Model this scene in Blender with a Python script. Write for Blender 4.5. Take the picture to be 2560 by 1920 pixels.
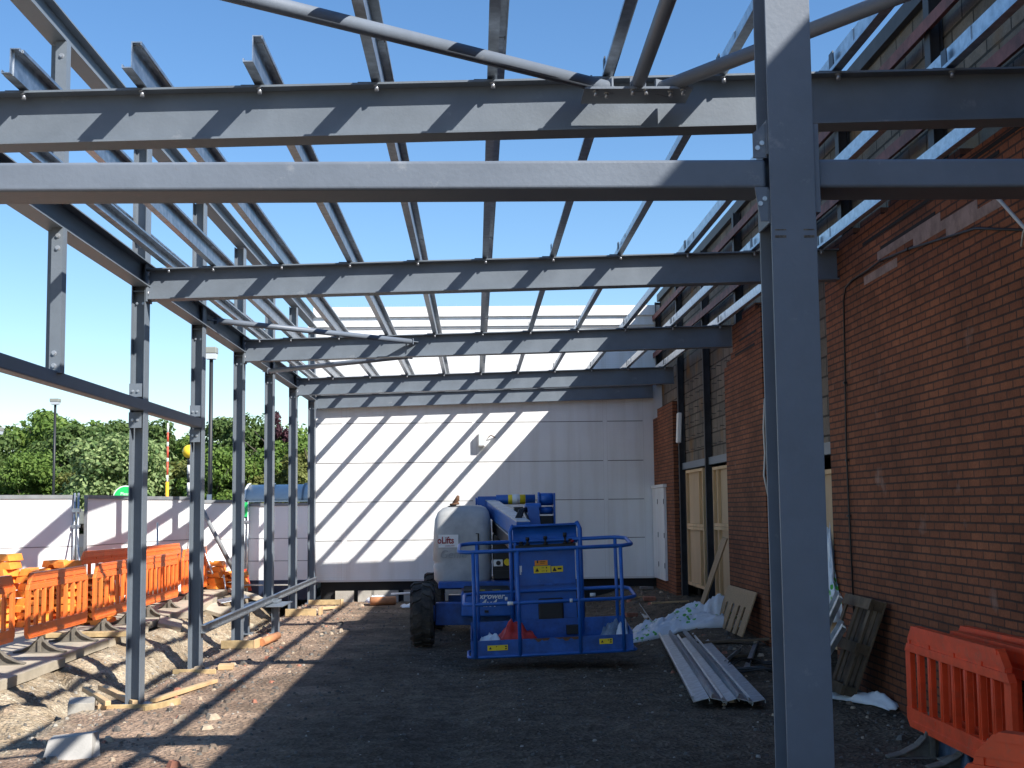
import bpy, bmesh, math, random
import numpy as np
from mathutils import Vector, Matrix, noise
R = math.radians
scene = bpy.context.scene
col = scene.collection
for o in list(bpy.data.objects): bpy.data.objects.remove(o)
random.seed(7)

# ------------------------------------------------------------------ camera
PITCH, YAW, ROLL, CAMH = .0941, .0286, -.0116, 1.7
cd = bpy.data.cameras.new("camera"); cam = bpy.data.objects.new("camera", cd); col.objects.link(cam)
fw = Vector((math.sin(YAW)*math.cos(PITCH), math.cos(YAW)*math.cos(PITCH), math.sin(PITCH)))
rt = Vector((math.cos(YAW), -math.sin(YAW), 0)); up = rt.cross(fw)
r2 = math.cos(ROLL)*rt + math.sin(ROLL)*up; u2 = -math.sin(ROLL)*rt + math.cos(ROLL)*up
M3 = Matrix((r2, u2, -fw)).transposed()
cam.matrix_world = Matrix.Translation((0, 0, CAMH)) @ M3.to_4x4()
cd.sensor_width = 36; cd.lens = 36*3299.3/2560; cd.clip_start = .05; cd.clip_end = 3000
scene.camera = cam

# ------------------------------------------------------------------ light
w = bpy.data.worlds.new("World"); scene.world = w; w.use_nodes = True
nt = w.node_tree; bg = nt.nodes['Background']
sky = nt.nodes.new('ShaderNodeTexSky'); sky.sky_type = 'NISHITA'; sky.sun_disc = False
sky.sun_elevation = R(39.1); sky.sun_rotation = R(131.9); sky.air_density = 1.0; sky.dust_density = .3; sky.ozone_density = 2.2
hs = nt.nodes.new('ShaderNodeHueSaturation'); hs.inputs['Saturation'].default_value = 1.22; hs.inputs['Hue'].default_value = .503; nt.links.new(sky.outputs[0], hs.inputs['Color']); nt.links.new(hs.outputs[0], bg.inputs[0]); bg.inputs[1].default_value = .09
sd = bpy.data.lights.new("sun", 'SUN'); sd.energy = 4.4; sd.angle = R(.53); sd.color = (1, .955, .89)
sun = bpy.data.objects.new("sun", sd); col.objects.link(sun)
sun.rotation_euler = Vector((-.915, .82, -1)).to_track_quat('-Z', 'Y').to_euler()
vs = scene.view_settings; vs.view_transform = 'Standard'; vs.look = 'None'; vs.exposure = 1.0; vs.gamma = 1; vs.use_curve_mapping = False

# ------------------------------------------------------------------ materials
def mat(name, c, rough=.6, metal=0, var=0, scale=4, bump=0, bscale=30, c2=None, spec=.5, detail=4, rvar=0, aniso=None, f0=.35, f1=.65):
    m = bpy.data.materials.new(name); m.use_nodes = True; n = m.node_tree.nodes; l = m.node_tree.links
    p = n['Principled BSDF']; p.inputs['Roughness'].default_value = rough; p.inputs['Metallic'].default_value = metal
    p.inputs['Specular IOR Level'].default_value = spec; p.inputs['Base Color'].default_value = (*c, 1)
    tc = n.new('ShaderNodeTexCoord'); mp = n.new('ShaderNodeMapping'); l.new(tc.outputs['Object'], mp.inputs[0])
    if aniso: mp.inputs['Scale'].default_value = aniso
    if var or c2:
        t = n.new('ShaderNodeTexNoise'); t.inputs['Scale'].default_value = scale; t.inputs['Detail'].default_value = detail; t.inputs['Roughness'].default_value = .65
        l.new(mp.outputs[0], t.inputs[0]); r = n.new('ShaderNodeValToRGB'); l.new(t.outputs[0], r.inputs[0])
        a = tuple(min(1, x*(1-var)) for x in c); b = c2 if c2 else tuple(min(1, x*(1+var)) for x in c)
        r.color_ramp.elements[0].position = f0; r.color_ramp.elements[1].position = f1
        r.color_ramp.elements[0].color = (*a, 1); r.color_ramp.elements[1].color = (*b, 1)
        l.new(r.outputs[0], p.inputs['Base Color'])
        if rvar:
            mr = n.new('ShaderNodeMapRange'); mr.inputs[3].default_value = rough-rvar; mr.inputs[4].default_value = rough+rvar
            l.new(t.outputs[0], mr.inputs[0]); l.new(mr.outputs[0], p.inputs['Roughness'])
    if bump:
        t2 = n.new('ShaderNodeTexNoise'); t2.inputs['Scale'].default_value = bscale; t2.inputs['Detail'].default_value = 5
        l.new(mp.outputs[0], t2.inputs[0]); b = n.new('ShaderNodeBump'); b.inputs['Strength'].default_value = bump; b.inputs['Distance'].default_value = .02
        l.new(t2.outputs[0], b.inputs['Height']); l.new(b.outputs[0], p.inputs['Normal'])
    return m
M = {}
M['steel'] = mat('grey_steel_paint', (.138, .164, .194), .5, 0, .09, 3, .05, 60, rvar=.08)
M['steel_near'] = mat('grey_steel_paint_scuffed', (.145, .172, .212), .48, 0, .10, 2.2, .06, 50, rvar=.1)
M['galv'] = mat('galvanised_steel', (.47, .50, .53), .42, 1, .22, 14, .03, 40, rvar=.1)
M['cleat'] = mat('dark_cleat_paint', (.06, .07, .085), .5)
M['bolt'] = mat('zinc_bolt', (.42, .44, .47), .35, .6)
M['redsteel'] = mat('red_oxide_steel', (.15, .05, .042), .7, 0, .4, 6)
M['darksteel'] = mat('dark_old_steel', (.03, .03, .035), .6, 0, .3, 5)
M['blue'] = mat('blue_machine_paint', (.014, .108, .41), .4, 0, .14, 5, .03, 40, rvar=.1)
M['bluedark'] = mat('blue_machine_paint_worn', (.013, .085, .33), .45, 0, .3, 7, .05, 50)
M['greyplastic'] = mat('grey_moulded_cover', (.36, .37, .37), .42, 0, .16, 3.2, rvar=.1)
M['boomgrey'] = mat('grey_boom_top', (.5, .52, .53), .5, 0, .2, 6)
M['black'] = mat('black_parts', (.012, .012, .014), .5)
M['tyre'] = mat('muddy_rubber', (.035, .032, .03), .85, 0, .4, 8, .3, 40, c2=(.085, .07, .055))
M['rim'] = mat('blue_rim', (.03, .1, .3), .5)
M['yellow'] = mat('yellow_sticker', (.85, .62, .02), .45)
M['orangest'] = mat('orange_sticker', (.8, .28, .02), .45)
M['white'] = mat('white_paint', (.8, .8, .78), .5)
M['redtext'] = mat('dark_red_lettering', (.3, .01, .015), .5)
M['redcloth'] = mat('red_plastic_sack', (.5, .03, .02), .45, 0, .2, 9)
M['sheet'] = mat('white_plastic_sheet', (.72, .76, .8), .35, 0, .05, 6, .2, 25)
M['greenprint'] = mat('green_print', (.12, .5, .06), .5)
M['greybag'] = mat('blue_grey_plastic', (.16, .22, .3), .35, 0, .3, 10)
M['orange'] = mat('orange_barrier_plastic', (.95, .19, .035), .42, 0, .10, 5, .04, 30, rvar=.08)
M['orange2'] = mat('weathered_orange_plastic', (.88, .27, .04), .5, 0, .22, 6, .08, 30)
M['red_or'] = mat('red_orange_barrier_plastic', (.86, .085, .022), .42, 0, .14, 5, .04, 30)
M['foot'] = mat('dark_grey_rubber_foot', (.15, .133, .108), .75, 0, .3, 9, .15, 40)
M['timber'] = mat('pale_softwood', (.56, .385, .205), .7, 0, .2, 3, .1, 20, aniso=(1, 1, .2))
M['shutter'] = mat('shuttering_board', (.43, .315, .16), .7, 0, .3, 5, .1, 20)
M['ply'] = mat('plywood_panel', (.46, .32, .185), .65, 0, .1, 2.5, aniso=(1, 1, .3))
M['osb'] = mat('chipboard', (.36, .24, .13), .7, 0, .22, 60)
M['oldwood'] = mat('old_pallet_wood', (.12, .083, .05), .8, 0, .35, 6, .2, 25)
M['concrete'] = mat('concrete', (.36, .34, .30), .85, 0, .16, 3, .25, 45)
M['pave'] = mat('pavement_concrete', (.40, .35, .27), .85, 0, .2, 1.6, .25, 40)
M['stone'] = mat('pale_concrete_block', (.34, .33, .31), .85, 0, .08, 6, .15, 60)
M['clay'] = mat('clay_pipe', (.5, .22, .1), .7, 0, .15, 8)
M['darkpole'] = mat('black_pole_paint', (.012, .014, .017), .5)
M['lampgrey'] = mat('lamp_housing', (.24, .25, .22), .5)
M['lens'] = mat('lamp_lens', (.6, .65, .7), .2)
M['globe'] = mat('yellow_globe', (.85, .58, .03), .35)
M['hoard'] = mat('white_hoarding_sheet', (.82, .835, .84), .55, 0, .03, 1.5)
M['hoardpost'] = mat('dark_hoarding_frame', (.19, .2, .21), .5, 0, .15, 5)
M['navy'] = mat('dark_blue_skirting', (.02, .035, .075), .5)
M['dark'] = mat('near_black_recess', (.012, .013, .015), .9)  # near-black: paints in the shade of openings and slots, also the set-back base
M['trunk'] = mat('bark', (.09, .075, .055), .9, 0, .3, 8)
M['carpaint'] = mat('silver_car_paint', (.5, .52, .54), .25, .5)
M['carglass'] = mat('car_glass', (.02, .03, .035), .08)
M['greensign'] = mat('green_sign_board', (.02, .52, .13), .4)
M['acrylic'] = mat('blue_tinted_acrylic', (.42, .47, .50), .35, 0, .15, 1)
M['bluewrap'] = mat('dark_blue_wrap', (.06, .09, .14), .4, 0, .3, 10); M['rust'] = mat('rusty_metal', (.13, .065, .035), .8, 0, .4, 20)
M['whitecable'] = mat('white_cable', (.55, .55, .52), .5)
M['blackcable'] = mat('black_cable', (.01, .01, .01), .5)
M['paintred'] = mat('red_band_paint', (.65, .09, .05), .5)
M['paintor'] = mat('orange_band_paint', (.9, .42, .02), .5)
M['flatwhite'] = mat('flood_light_white', (.75, .74, .7), .5)

def scuff(m, c, scale, lo, hi, stretch):
    n = m.node_tree.nodes; l = m.node_tree.links; p = n['Principled BSDF']; tc = n.new('ShaderNodeTexCoord'); mp = n.new('ShaderNodeMapping'); mp.inputs['Scale'].default_value = stretch; l.new(tc.outputs['Object'], mp.inputs[0])
    t = n.new('ShaderNodeTexNoise'); t.inputs['Scale'].default_value = scale; t.inputs['Detail'].default_value = 8; t.inputs['Roughness'].default_value = .75; l.new(mp.outputs[0], t.inputs[0])
    r = n.new('ShaderNodeMapRange'); r.inputs[1].default_value = lo; r.inputs[2].default_value = hi; r.inputs[4].default_value = .6; l.new(t.outputs[0], r.inputs[0])
    mx = n.new('ShaderNodeMix'); mx.data_type = 'RGBA'; l.new(r.outputs[0], mx.inputs[0]); l.new(p.inputs['Base Color'].links[0].from_socket, mx.inputs[6]); mx.inputs[7].default_value = (*c, 1); l.new(mx.outputs[2], p.inputs['Base Color'])
scuff(M['steel_near'], (.34, .35, .36), 5, .60, .74, (1, 1, 1)); scuff(M['steel_near'], (.12, .085, .06), 9, .66, .76, (1, 1, .5)); scuff(M['steel'], (.30, .31, .32), 4, .62, .76, (1, 1, 1))
scuff(M['orange'], (.42, .22, .12), 7, .56, .74, (1, 1, 1)); scuff(M['red_or'], (.36, .14, .09), 7, .56, .74, (1, 1, 1)); scuff(M['blue'], (.16, .19, .25), 14, .62, .74, (1, 1, 1))
def wallmat():   # ribbed white cladding panel
    m = mat('white_cladding', (.755, .76, .755), .5, 0, .035, .9)
    n = m.node_tree.nodes; l = m.node_tree.links; p = n['Principled BSDF']
    tc = n.new('ShaderNodeTexCoord'); wv = n.new('ShaderNodeTexWave'); wv.wave_type = 'BANDS'; wv.bands_direction = 'Z'; wv.inputs['Scale'].default_value = 9
    l.new(tc.outputs['Object'], wv.inputs[0]); b = n.new('ShaderNodeBump'); b.inputs['Strength'].default_value = .12; b.inputs['Distance'].default_value = .01
    l.new(wv.outputs[0], b.inputs['Height']); l.new(b.outputs[0], p.inputs['Normal'])
    # faint dirt runs
    mp = n.new('ShaderNodeMapping'); mp.inputs['Scale'].default_value = (5, 5, .35); l.new(tc.outputs['Object'], mp.inputs[0])
    t = n.new('ShaderNodeTexNoise'); t.inputs['Scale'].default_value = 1.2; t.inputs['Detail'].default_value = 6; l.new(mp.outputs[0], t.inputs[0])
    r = n.new('ShaderNodeValToRGB'); r.color_ramp.elements[0].position = .28; r.color_ramp.elements[0].color = (.8, .76, .7, 1); r.color_ramp.elements[1].position = .55; r.color_ramp.elements[1].color = (1, 1, 1, 1)
    l.new(t.outputs[0], r.inputs[0])
    mx = n.new('ShaderNodeMix'); mx.data_type = 'RGBA'; mx.blend_type = 'MULTIPLY'; mx.inputs[0].default_value = .5
    src = p.inputs['Base Color'].links[0].from_socket; l.new(src, mx.inputs[6]); l.new(r.outputs[0], mx.inputs[7]); l.new(mx.outputs[2], p.inputs['Base Color'])
    return m
M['wall'] = wallmat()

def brickmat(name, c1, c2, mortar, bw, bh, swap=True, stain=.4, ms=.012, pale=None):
    m = bpy.data.materials.new(name); m.use_nodes = True; n = m.node_tree.nodes; l = m.node_tree.links
    p = n['Principled BSDF']; p.inputs['Roughness'].default_value = .85; p.inputs['Specular IOR Level'].default_value = .2
    tc = n.new('ShaderNodeTexCoord'); sp = n.new('ShaderNodeSeparateXYZ'); cb = n.new('ShaderNodeCombineXYZ'); l.new(tc.outputs['Object'], sp.inputs[0])
    add = n.new('ShaderNodeMath'); add.operation = 'ADD'; l.new(sp.outputs['X'], add.inputs[0]); l.new(sp.outputs['Y'], add.inputs[1])
    l.new(add.outputs[0], cb.inputs[0]); l.new(sp.outputs['Z'], cb.inputs[1])
    # slight wobble of the joints
    wn = n.new('ShaderNodeTexNoise'); wn.inputs['Scale'].default_value = 9; l.new(cb.outputs[0], wn.inputs[0])
    va = n.new('ShaderNodeVectorMath'); va.operation = 'SCALE'; va.inputs['Scale'].default_value = .008; l.new(wn.outputs['Color'], va.inputs[0])
    vb = n.new('ShaderNodeVectorMath'); l.new(cb.outputs[0], vb.inputs[0]); l.new(va.outputs[0], vb.inputs[1])
    br = n.new('ShaderNodeTexBrick'); l.new(vb.outputs[0], br.inputs[0]); br.inputs['Scale'].default_value = 1
    br.inputs['Brick Width'].default_value = bw; br.inputs['Row Height'].default_value = bh; br.inputs['Mortar Size'].default_value = ms; br.inputs['Mortar Smooth'].default_value = .25
    br.inputs['Color1'].default_value = (*c1, 1); br.inputs['Color2'].default_value = (*c2, 1); br.inputs['Mortar'].default_value = (*mortar, 1); br.inputs['Bias'].default_value = -.1
    t = n.new('ShaderNodeTexNoise'); t.inputs['Scale'].default_value = 1.1; t.inputs['Detail'].default_value = 8; t.inputs['Roughness'].default_value = .7; l.new(tc.outputs['Object'], t.inputs[0])
    r = n.new('ShaderNodeValToRGB'); r.color_ramp.elements[0].position = .3; r.color_ramp.elements[0].color = (1-stain, 1-stain, 1-stain, 1); r.color_ramp.elements[1].position = .65; r.color_ramp.elements[1].color = (1.15, 1.1, 1.05, 1)
    l.new(t.outputs[0], r.inputs[0])
    mx = n.new('ShaderNodeMix'); mx.data_type = 'RGBA'; mx.blend_type = 'MULTIPLY'; mx.inputs[0].default_value = 1
    l.new(br.outputs['Color'], mx.inputs[6]); l.new(r.outputs[0], mx.inputs[7]); out = mx.outputs[2]
    t3 = n.new('ShaderNodeTexNoise'); t3.inputs['Scale'].default_value = 60; t3.inputs['Detail'].default_value = 4; l.new(tc.outputs['Object'], t3.inputs[0])
    r3 = n.new('ShaderNodeMapRange'); r3.inputs[3].default_value = .65; r3.inputs[4].default_value = 1.35; l.new(t3.outputs[0], r3.inputs[0])
    mx3 = n.new('ShaderNodeMix'); mx3.data_type = 'RGBA'; mx3.blend_type = 'MULTIPLY'; mx3.inputs[0].default_value = 1; l.new(out, mx3.inputs[6]); l.new(r3.outputs[0], mx3.inputs[7]); out = mx3.outputs[2]
    if pale:     # pale efflorescence / rust patches with their own outline
        t2 = n.new('ShaderNodeTexNoise'); t2.inputs['Scale'].default_value = pale[3]; t2.inputs['Detail'].default_value = 6; l.new(cb.outputs[0], t2.inputs[0])
        r4 = n.new('ShaderNodeValToRGB'); r4.color_ramp.elements[0].position = pale[1]; r4.color_ramp.elements[0].color = (0, 0, 0, 1); r4.color_ramp.elements[1].position = pale[2]; r4.color_ramp.elements[1].color = (1, 1, 1, 1)
        l.new(t2.outputs[0], r4.inputs[0])
        mx2 = n.new('ShaderNodeMix'); mx2.data_type = 'RGBA'; l.new(r4.outputs[0], mx2.inputs[0]); l.new(out, mx2.inputs[6]); mx2.inputs[7].default_value = (*pale[0], 1); out = mx2.outputs[2]
    l.new(out, p.inputs['Base Color'])
    b = n.new('ShaderNodeBump'); b.invert = True; b.inputs['Strength'].default_value = .8; b.inputs['Distance'].default_value = .012; l.new(br.outputs['Fac'], b.inputs['Height'])
    b2 = n.new('ShaderNodeBump'); b2.inputs['Strength'].default_value = .3; b2.inputs['Distance'].default_value = .01; l.new(t3.outputs[0], b2.inputs['Height']); l.new(b.outputs[0], b2.inputs['Normal']); l.new(b2.outputs[0], p.inputs['Normal'])
    return m
M['brick'] = brickmat('red_brick', (.27, .104, .052), (.19, .072, .038), (.07, .042, .034), .205, .0604, stain=.42, ms=.0078, pale=((.30, .20, .16), .66, .80, 2.3))
M['block'] = brickmat('stained_blockwork', (.20, .175, .145), (.13, .12, .105), (.05, .046, .04), .42, .2, stain=.5, ms=.012, pale=((.22, .12, .045), .56, .74, 1.6))

def groundmat(name='site_ground'):
    m = bpy.data.materials.new(name); m.use_nodes = True; n = m.node_tree.nodes; l = m.node_tree.links
    p = n['Principled BSDF']; p.inputs['Roughness'].default_value = .95; p.inputs['Specular IOR Level'].default_value = .15
    tc = n.new('ShaderNodeTexCoord'); sp = n.new('ShaderNodeSeparateXYZ'); l.new(tc.outputs['Object'], sp.inputs[0])
    def noise_(s, d=6, r=.65):
        t = n.new('ShaderNodeTexNoise'); t.inputs['Scale'].default_value = s; t.inputs['Detail'].default_value = d; t.inputs['Roughness'].default_value = r; l.new(tc.outputs['Object'], t.inputs[0]); return t.outputs[0]
    def ramp(src, *st):
        r = n.new('ShaderNodeValToRGB'); e = r.color_ramp.elements
        while len(e) < len(st): e.new(.5)
        for i, (pos, c) in enumerate(st): e[i].position = pos; e[i].color = (*c, 1)
        l.new(src, r.inputs[0]); return r.outputs[0]
    def mix(f, a, b, bt='MIX'):
        x = n.new('ShaderNodeMix'); x.data_type = 'RGBA'; x.blend_type = bt
        if isinstance(f, float): x.inputs[0].default_value = f
        else: l.new(f, x.inputs[0])
        l.new(a, x.inputs[6]); l.new(b, x.inputs[7]); return x.outputs[2]
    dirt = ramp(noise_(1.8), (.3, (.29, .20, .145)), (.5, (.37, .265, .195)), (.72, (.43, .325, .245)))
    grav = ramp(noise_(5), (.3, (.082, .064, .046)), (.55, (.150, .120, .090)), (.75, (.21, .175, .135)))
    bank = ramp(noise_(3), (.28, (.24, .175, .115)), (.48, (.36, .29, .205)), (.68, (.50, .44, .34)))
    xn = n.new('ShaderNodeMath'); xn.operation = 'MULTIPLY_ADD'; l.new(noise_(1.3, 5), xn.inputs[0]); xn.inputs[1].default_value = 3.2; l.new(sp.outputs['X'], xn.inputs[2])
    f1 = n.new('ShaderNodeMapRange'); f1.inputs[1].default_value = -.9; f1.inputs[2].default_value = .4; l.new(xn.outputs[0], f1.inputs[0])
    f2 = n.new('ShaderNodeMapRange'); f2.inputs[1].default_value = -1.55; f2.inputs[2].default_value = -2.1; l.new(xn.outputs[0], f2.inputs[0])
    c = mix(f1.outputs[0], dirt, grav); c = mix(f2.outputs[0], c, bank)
    c = mix(.8, c, ramp(noise_(.55, 4, .6), (.35, (.68, .67, .66)), (.62, (1.22, 1.2, 1.16))), 'MULTIPLY')
    v = n.new('ShaderNodeTexVoronoi'); v.inputs['Scale'].default_value = 28; l.new(tc.outputs['Object'], v.inputs[0])
    vr = ramp(v.outputs['Color'], (0., (.62, .61, .6)), (.6, (1, 1, 1)), (1., (1.5, 1.45, 1.4)))
    c = mix(.75, c, vr, 'MULTIPLY')
    sm = ramp(noise_(90, 3), (.3, (.7, .7, .7)), (.7, (1.25, 1.25, 1.25))); c = mix(.8, c, sm, 'MULTIPLY')
    l.new(c, p.inputs['Base Color'])
    b = n.new('ShaderNodeBump'); b.inputs['Strength'].default_value = .9; b.inputs['Distance'].default_value = .03; l.new(v.outputs['Distance'], b.inputs['Height'])
    b2 = n.new('ShaderNodeBump'); b2.inputs['Strength'].default_value = .7; b2.inputs['Distance'].default_value = .02; l.new(noise_(45), b2.inputs['Height']); l.new(b.outputs[0], b2.inputs['Normal']); l.new(b2.outputs[0], p.inputs['Normal'])
    return m
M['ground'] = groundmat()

def leafmat(name, c1, c2, tr=.35):
    m = bpy.data.materials.new(name); m.use_nodes = True; n = m.node_tree.nodes; l = m.node_tree.links
    p = n['Principled BSDF']; p.inputs['Roughness'].default_value = .6; p.inputs['Specular IOR Level'].default_value = .25
    g = n.new('ShaderNodeNewGeometry'); r = n.new('ShaderNodeValToRGB'); r.color_ramp.elements[0].color = (*c1, 1); r.color_ramp.elements[1].color = (*c2, 1)
    l.new(g.outputs['Random Per Island'], r.inputs[0]); l.new(r.outputs[0], p.inputs['Base Color'])
    t = n.new('ShaderNodeBsdfTranslucent'); l.new(r.outputs[0], t.inputs[0]); mx = n.new('ShaderNodeMixShader'); mx.inputs[0].default_value = tr
    l.new(p.outputs[0], mx.inputs[1]); l.new(t.outputs[0], mx.inputs[2]); l.new(mx.outputs[0], n['Material Output'].inputs[0])
    return m
M['leaf_bright'] = leafmat('bright_green_leaves', (.075, .145, .026), (.19, .28, .06))
M['leaf_mid'] = leafmat('mid_green_leaves', (.06, .115, .03), (.155, .22, .07))
M['leaf_yellow'] = leafmat('yellow_green_leaves', (.105, .125, .03), (.22, .235, .07))
M['leaf_pale'] = leafmat('pale_green_leaves', (.10, .18, .055), (.38, .46, .20))
M['leaf_dark'] = leafmat('dark_copper_leaves', (.03, .012, .018), (.08, .03, .04), .15)

# ------------------------------------------------------------------ mesh helper
class MB:
    def __init__(s): s.v = []; s.f = []; s.m = []; s.s = []
    def add(s, vs_, fs, mi=0, sm=False):
        b = len(s.v); s.v += [tuple(x) for x in vs_]
        for f in fs: s.f.append(tuple(b+i for i in f)); s.m.append(mi); s.s.append(sm)
        return s
    def hexa(s, c, mi=0):   # 8 corners: bottom 4 ccw, top 4 ccw
        return s.add(c, [(3, 2, 1, 0), (4, 5, 6, 7), (0, 1, 5, 4), (1, 2, 6, 5), (2, 3, 7, 6), (3, 0, 4, 7)], mi)
    def box(s, x0, x1, y0, y1, z0, z1, mi=0):
        return s.hexa([(x0, y0, z0), (x1, y0, z0), (x1, y1, z0), (x0, y1, z0), (x0, y0, z1), (x1, y0, z1), (x1, y1, z1), (x0, y1, z1)], mi)
    def obox(s, c, size, rz=0, rx=0, ry=0, mi=0):
        m = Matrix.Translation(c) @ Matrix.Rotation(rz, 4, 'Z') @ Matrix.Rotation(ry, 4, 'Y') @ Matrix.Rotation(rx, 4, 'X')
        a, b, d = [q/2 for q in size]
        return s.hexa([tuple(m @ Vector(p)) for p in ((-a, -b, -d), (a, -b, -d), (a, b, -d), (-a, b, -d), (-a, -b, d), (a, -b, d), (a, b, d), (-a, b, d))], mi)
    def sweep(s, prof, p0, p1, ex, ey, mi=0, cap=True):   # closed profile [(a,b)] in axes ex,ey swept p0->p1
        n = len(prof); ex = Vector(ex); ey = Vector(ey); p0 = Vector(p0); p1 = Vector(p1)
        vs_ = [p0+ex*a+ey*b for a, b in prof]+[p1+ex*a+ey*b for a, b in prof]
        fs = [(i, (i+1) % n, n+(i+1) % n, n+i) for i in range(n)]
        if cap: fs += [tuple(range(n))[::-1], tuple(range(n, 2*n))]
        return s.add(vs_, fs, mi)
    def ibeam(s, p0, p1, ex, ey, b, d, tf=.012, tw=.008, mi=0):   # b along ex (flange width), d along ey (depth), centre line p0-p1
        b2, d2, t2 = b/2, d/2, tw/2
        P = [(-b2, -d2), (b2, -d2), (b2, -d2+tf), (t2, -d2+tf), (t2, d2-tf), (b2, d2-tf), (b2, d2), (-b2, d2), (-b2, d2-tf), (-t2, d2-tf), (-t2, -d2+tf), (-b2, -d2+tf)]
        n = 12; ex = Vector(ex); ey = Vector(ey); p0 = Vector(p0); p1 = Vector(p1)
        vs_ = [p0+ex*a+ey*c for a, c in P]+[p1+ex*a+ey*c for a, c in P]
        fs = [(i, (i+1) % n, n+(i+1) % n, n+i) for i in range(n)]
        for o in (0, n):
            q = [(0, 1, 2, 11), (10, 3, 4, 9), (8, 5, 6, 7)]
            q = [(0, 1, 2, 3, 10, 11), (3, 4, 9, 10), (4, 5, 6, 7, 8, 9)]
            fs += [tuple(o+i for i in (f if o else f[::-1])) for f in q]
        return s.add(vs_, fs, mi)
    def tube(s, pts, r, n=10, mi=0, closed=False, cap=True):
        pts = [Vector(p) for p in pts]; N = len(pts); rings = []; prev = None
        for i, p in enumerate(pts):
            if closed: t = (pts[(i+1) % N]-pts[i-1]).normalized()
            else: t = (pts[min(i+1, N-1)]-pts[max(i-1, 0)]).normalized()
            a = prev - t*prev.dot(t) if prev is not None else t.orthogonal()
            if a.length < 1e-4: a = t.orthogonal()
            a.normalize(); prev = a; b = t.cross(a); rr = r[i] if isinstance(r, (list, tuple)) else r
            rings.append([p+(a*math.cos(2*math.pi*k/n)+b*math.sin(2*math.pi*k/n))*rr for k in range(n)])
        vs_ = [v for q in rings for v in q]; fs = []
        for i in range(N if closed else N-1):
            j = (i+1) % N
            for k in range(n): fs.append((i*n+k, i*n+(k+1) % n, j*n+(k+1) % n, j*n+k))
        s.add(vs_, fs, mi, True)
        if cap and not closed:
            b = len(s.v)-len(vs_)
            s.f += [tuple(b+k for k in range(n))[::-1], tuple(b+(N-1)*n+k for k in range(n))]; s.m += [mi, mi]; s.s += [False, False]
        return s
    def cyl(s, p0, p1, r, n=12, mi=0): return s.tube([p0, p1], r, n, mi)
    def loft(s, rings, mi=0, sm=True, cap=True):
        n = len(rings[0]); vs_ = [v for q in rings for v in q]; fs = []
        for i in range(len(rings)-1):
            for k in range(n): fs.append((i*n+k, i*n+(k+1) % n, (i+1)*n+(k+1) % n, (i+1)*n+k))
        if cap: fs += [tuple(range(n))[::-1], tuple((len(rings)-1)*n+k for k in range(n))]
        return s.add(vs_, fs, mi, sm)
    def build(s, name, m, parent=None, bevel=0, seg=2):
        me = bpy.data.meshes.new(name); off = parent_off(parent)
        me.from_pydata([(a-off[0], b-off[1], c-off[2]) for a, b, c in s.v], [], s.f)
        ms = m if isinstance(m, (list, tuple)) else [m]
        for x in ms: me.materials.append(M[x] if isinstance(x, str) else x)
        me.polygons.foreach_set('material_index', s.m); me.polygons.foreach_set('use_smooth', s.s); me.update()
        o = bpy.data.objects.new(name, me); col.objects.link(o)
        if parent: o.parent = parent
        if bevel:
            b = o.modifiers.new('bevel', 'BEVEL'); b.width = bevel; b.segments = seg; b.limit_method = 'ANGLE'; b.angle_limit = R(40)
        return o
def parent_off(p):
    o = Vector((0, 0, 0))
    while p is not None: o += Vector(p.location); p = p.parent
    return o
def tag(o, label=None, cat=None, group=None, kind=None):
    if label: o['label'] = label
    if cat: o['category'] = cat
    if group: o['group'] = group
    if kind: o['kind'] = kind
    return o
def empty(name, loc, label, cat, group=None):
    o = bpy.data.objects.new(name, None); o.location = loc; o.empty_display_size = .1; col.objects.link(o)
    return tag(o, label, cat, group)
def copy_tree(o, loc=None, rz=None, label=None, parent=None):
    c = o.copy(); col.objects.link(c)
    if parent: c.parent = parent
    for ch in list(o.children): copy_tree(ch, parent=c)
    if loc is not None: c.location = loc
    if rz is not None: c.rotation_euler = (0, 0, rz)
    if label: c['label'] = label
    return c
def smooth01(a, b, x):
    t = max(0, min(1, (x-a)/(b-a))); return t*t*(3-2*t)
def text(name, body, size, m, loc, rot, parent, depth=.002, shear=0, align='LEFT', sx=1, bold=0):
    c = bpy.data.curves.new(name, 'FONT'); c.body = body; c.size = size; c.extrude = depth; c.align_x = align; c.shear = shear; c.offset = bold
    t = bpy.data.objects.new(name, c); col.objects.link(t); dg = bpy.context.evaluated_depsgraph_get()
    me = bpy.data.meshes.new_from_object(t.evaluated_get(dg)); bpy.data.objects.remove(t)
    off = parent_off(parent); T = Matrix.Translation(Vector(loc)-off) @ rot.to_4x4() @ Matrix.Diagonal((sx, 1, 1, 1)); me.transform(T)
    me.materials.clear(); me.materials.append(M[m]); o = bpy.data.objects.new(name, me); col.objects.link(o); o.parent = parent; return o
FACE = Matrix.Rotation(R(90), 3, 'X')     # text standing up, facing -Y

# ------------------------------------------------------------------ layout constants
YC = lambda k: 12.011+(k-1)*2.533      # column lines along Y (k = 1..6), rafters at odd k and 6
XC = -3.022
def ztop(x): return 3.98+.0225*x       # rafter top

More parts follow.
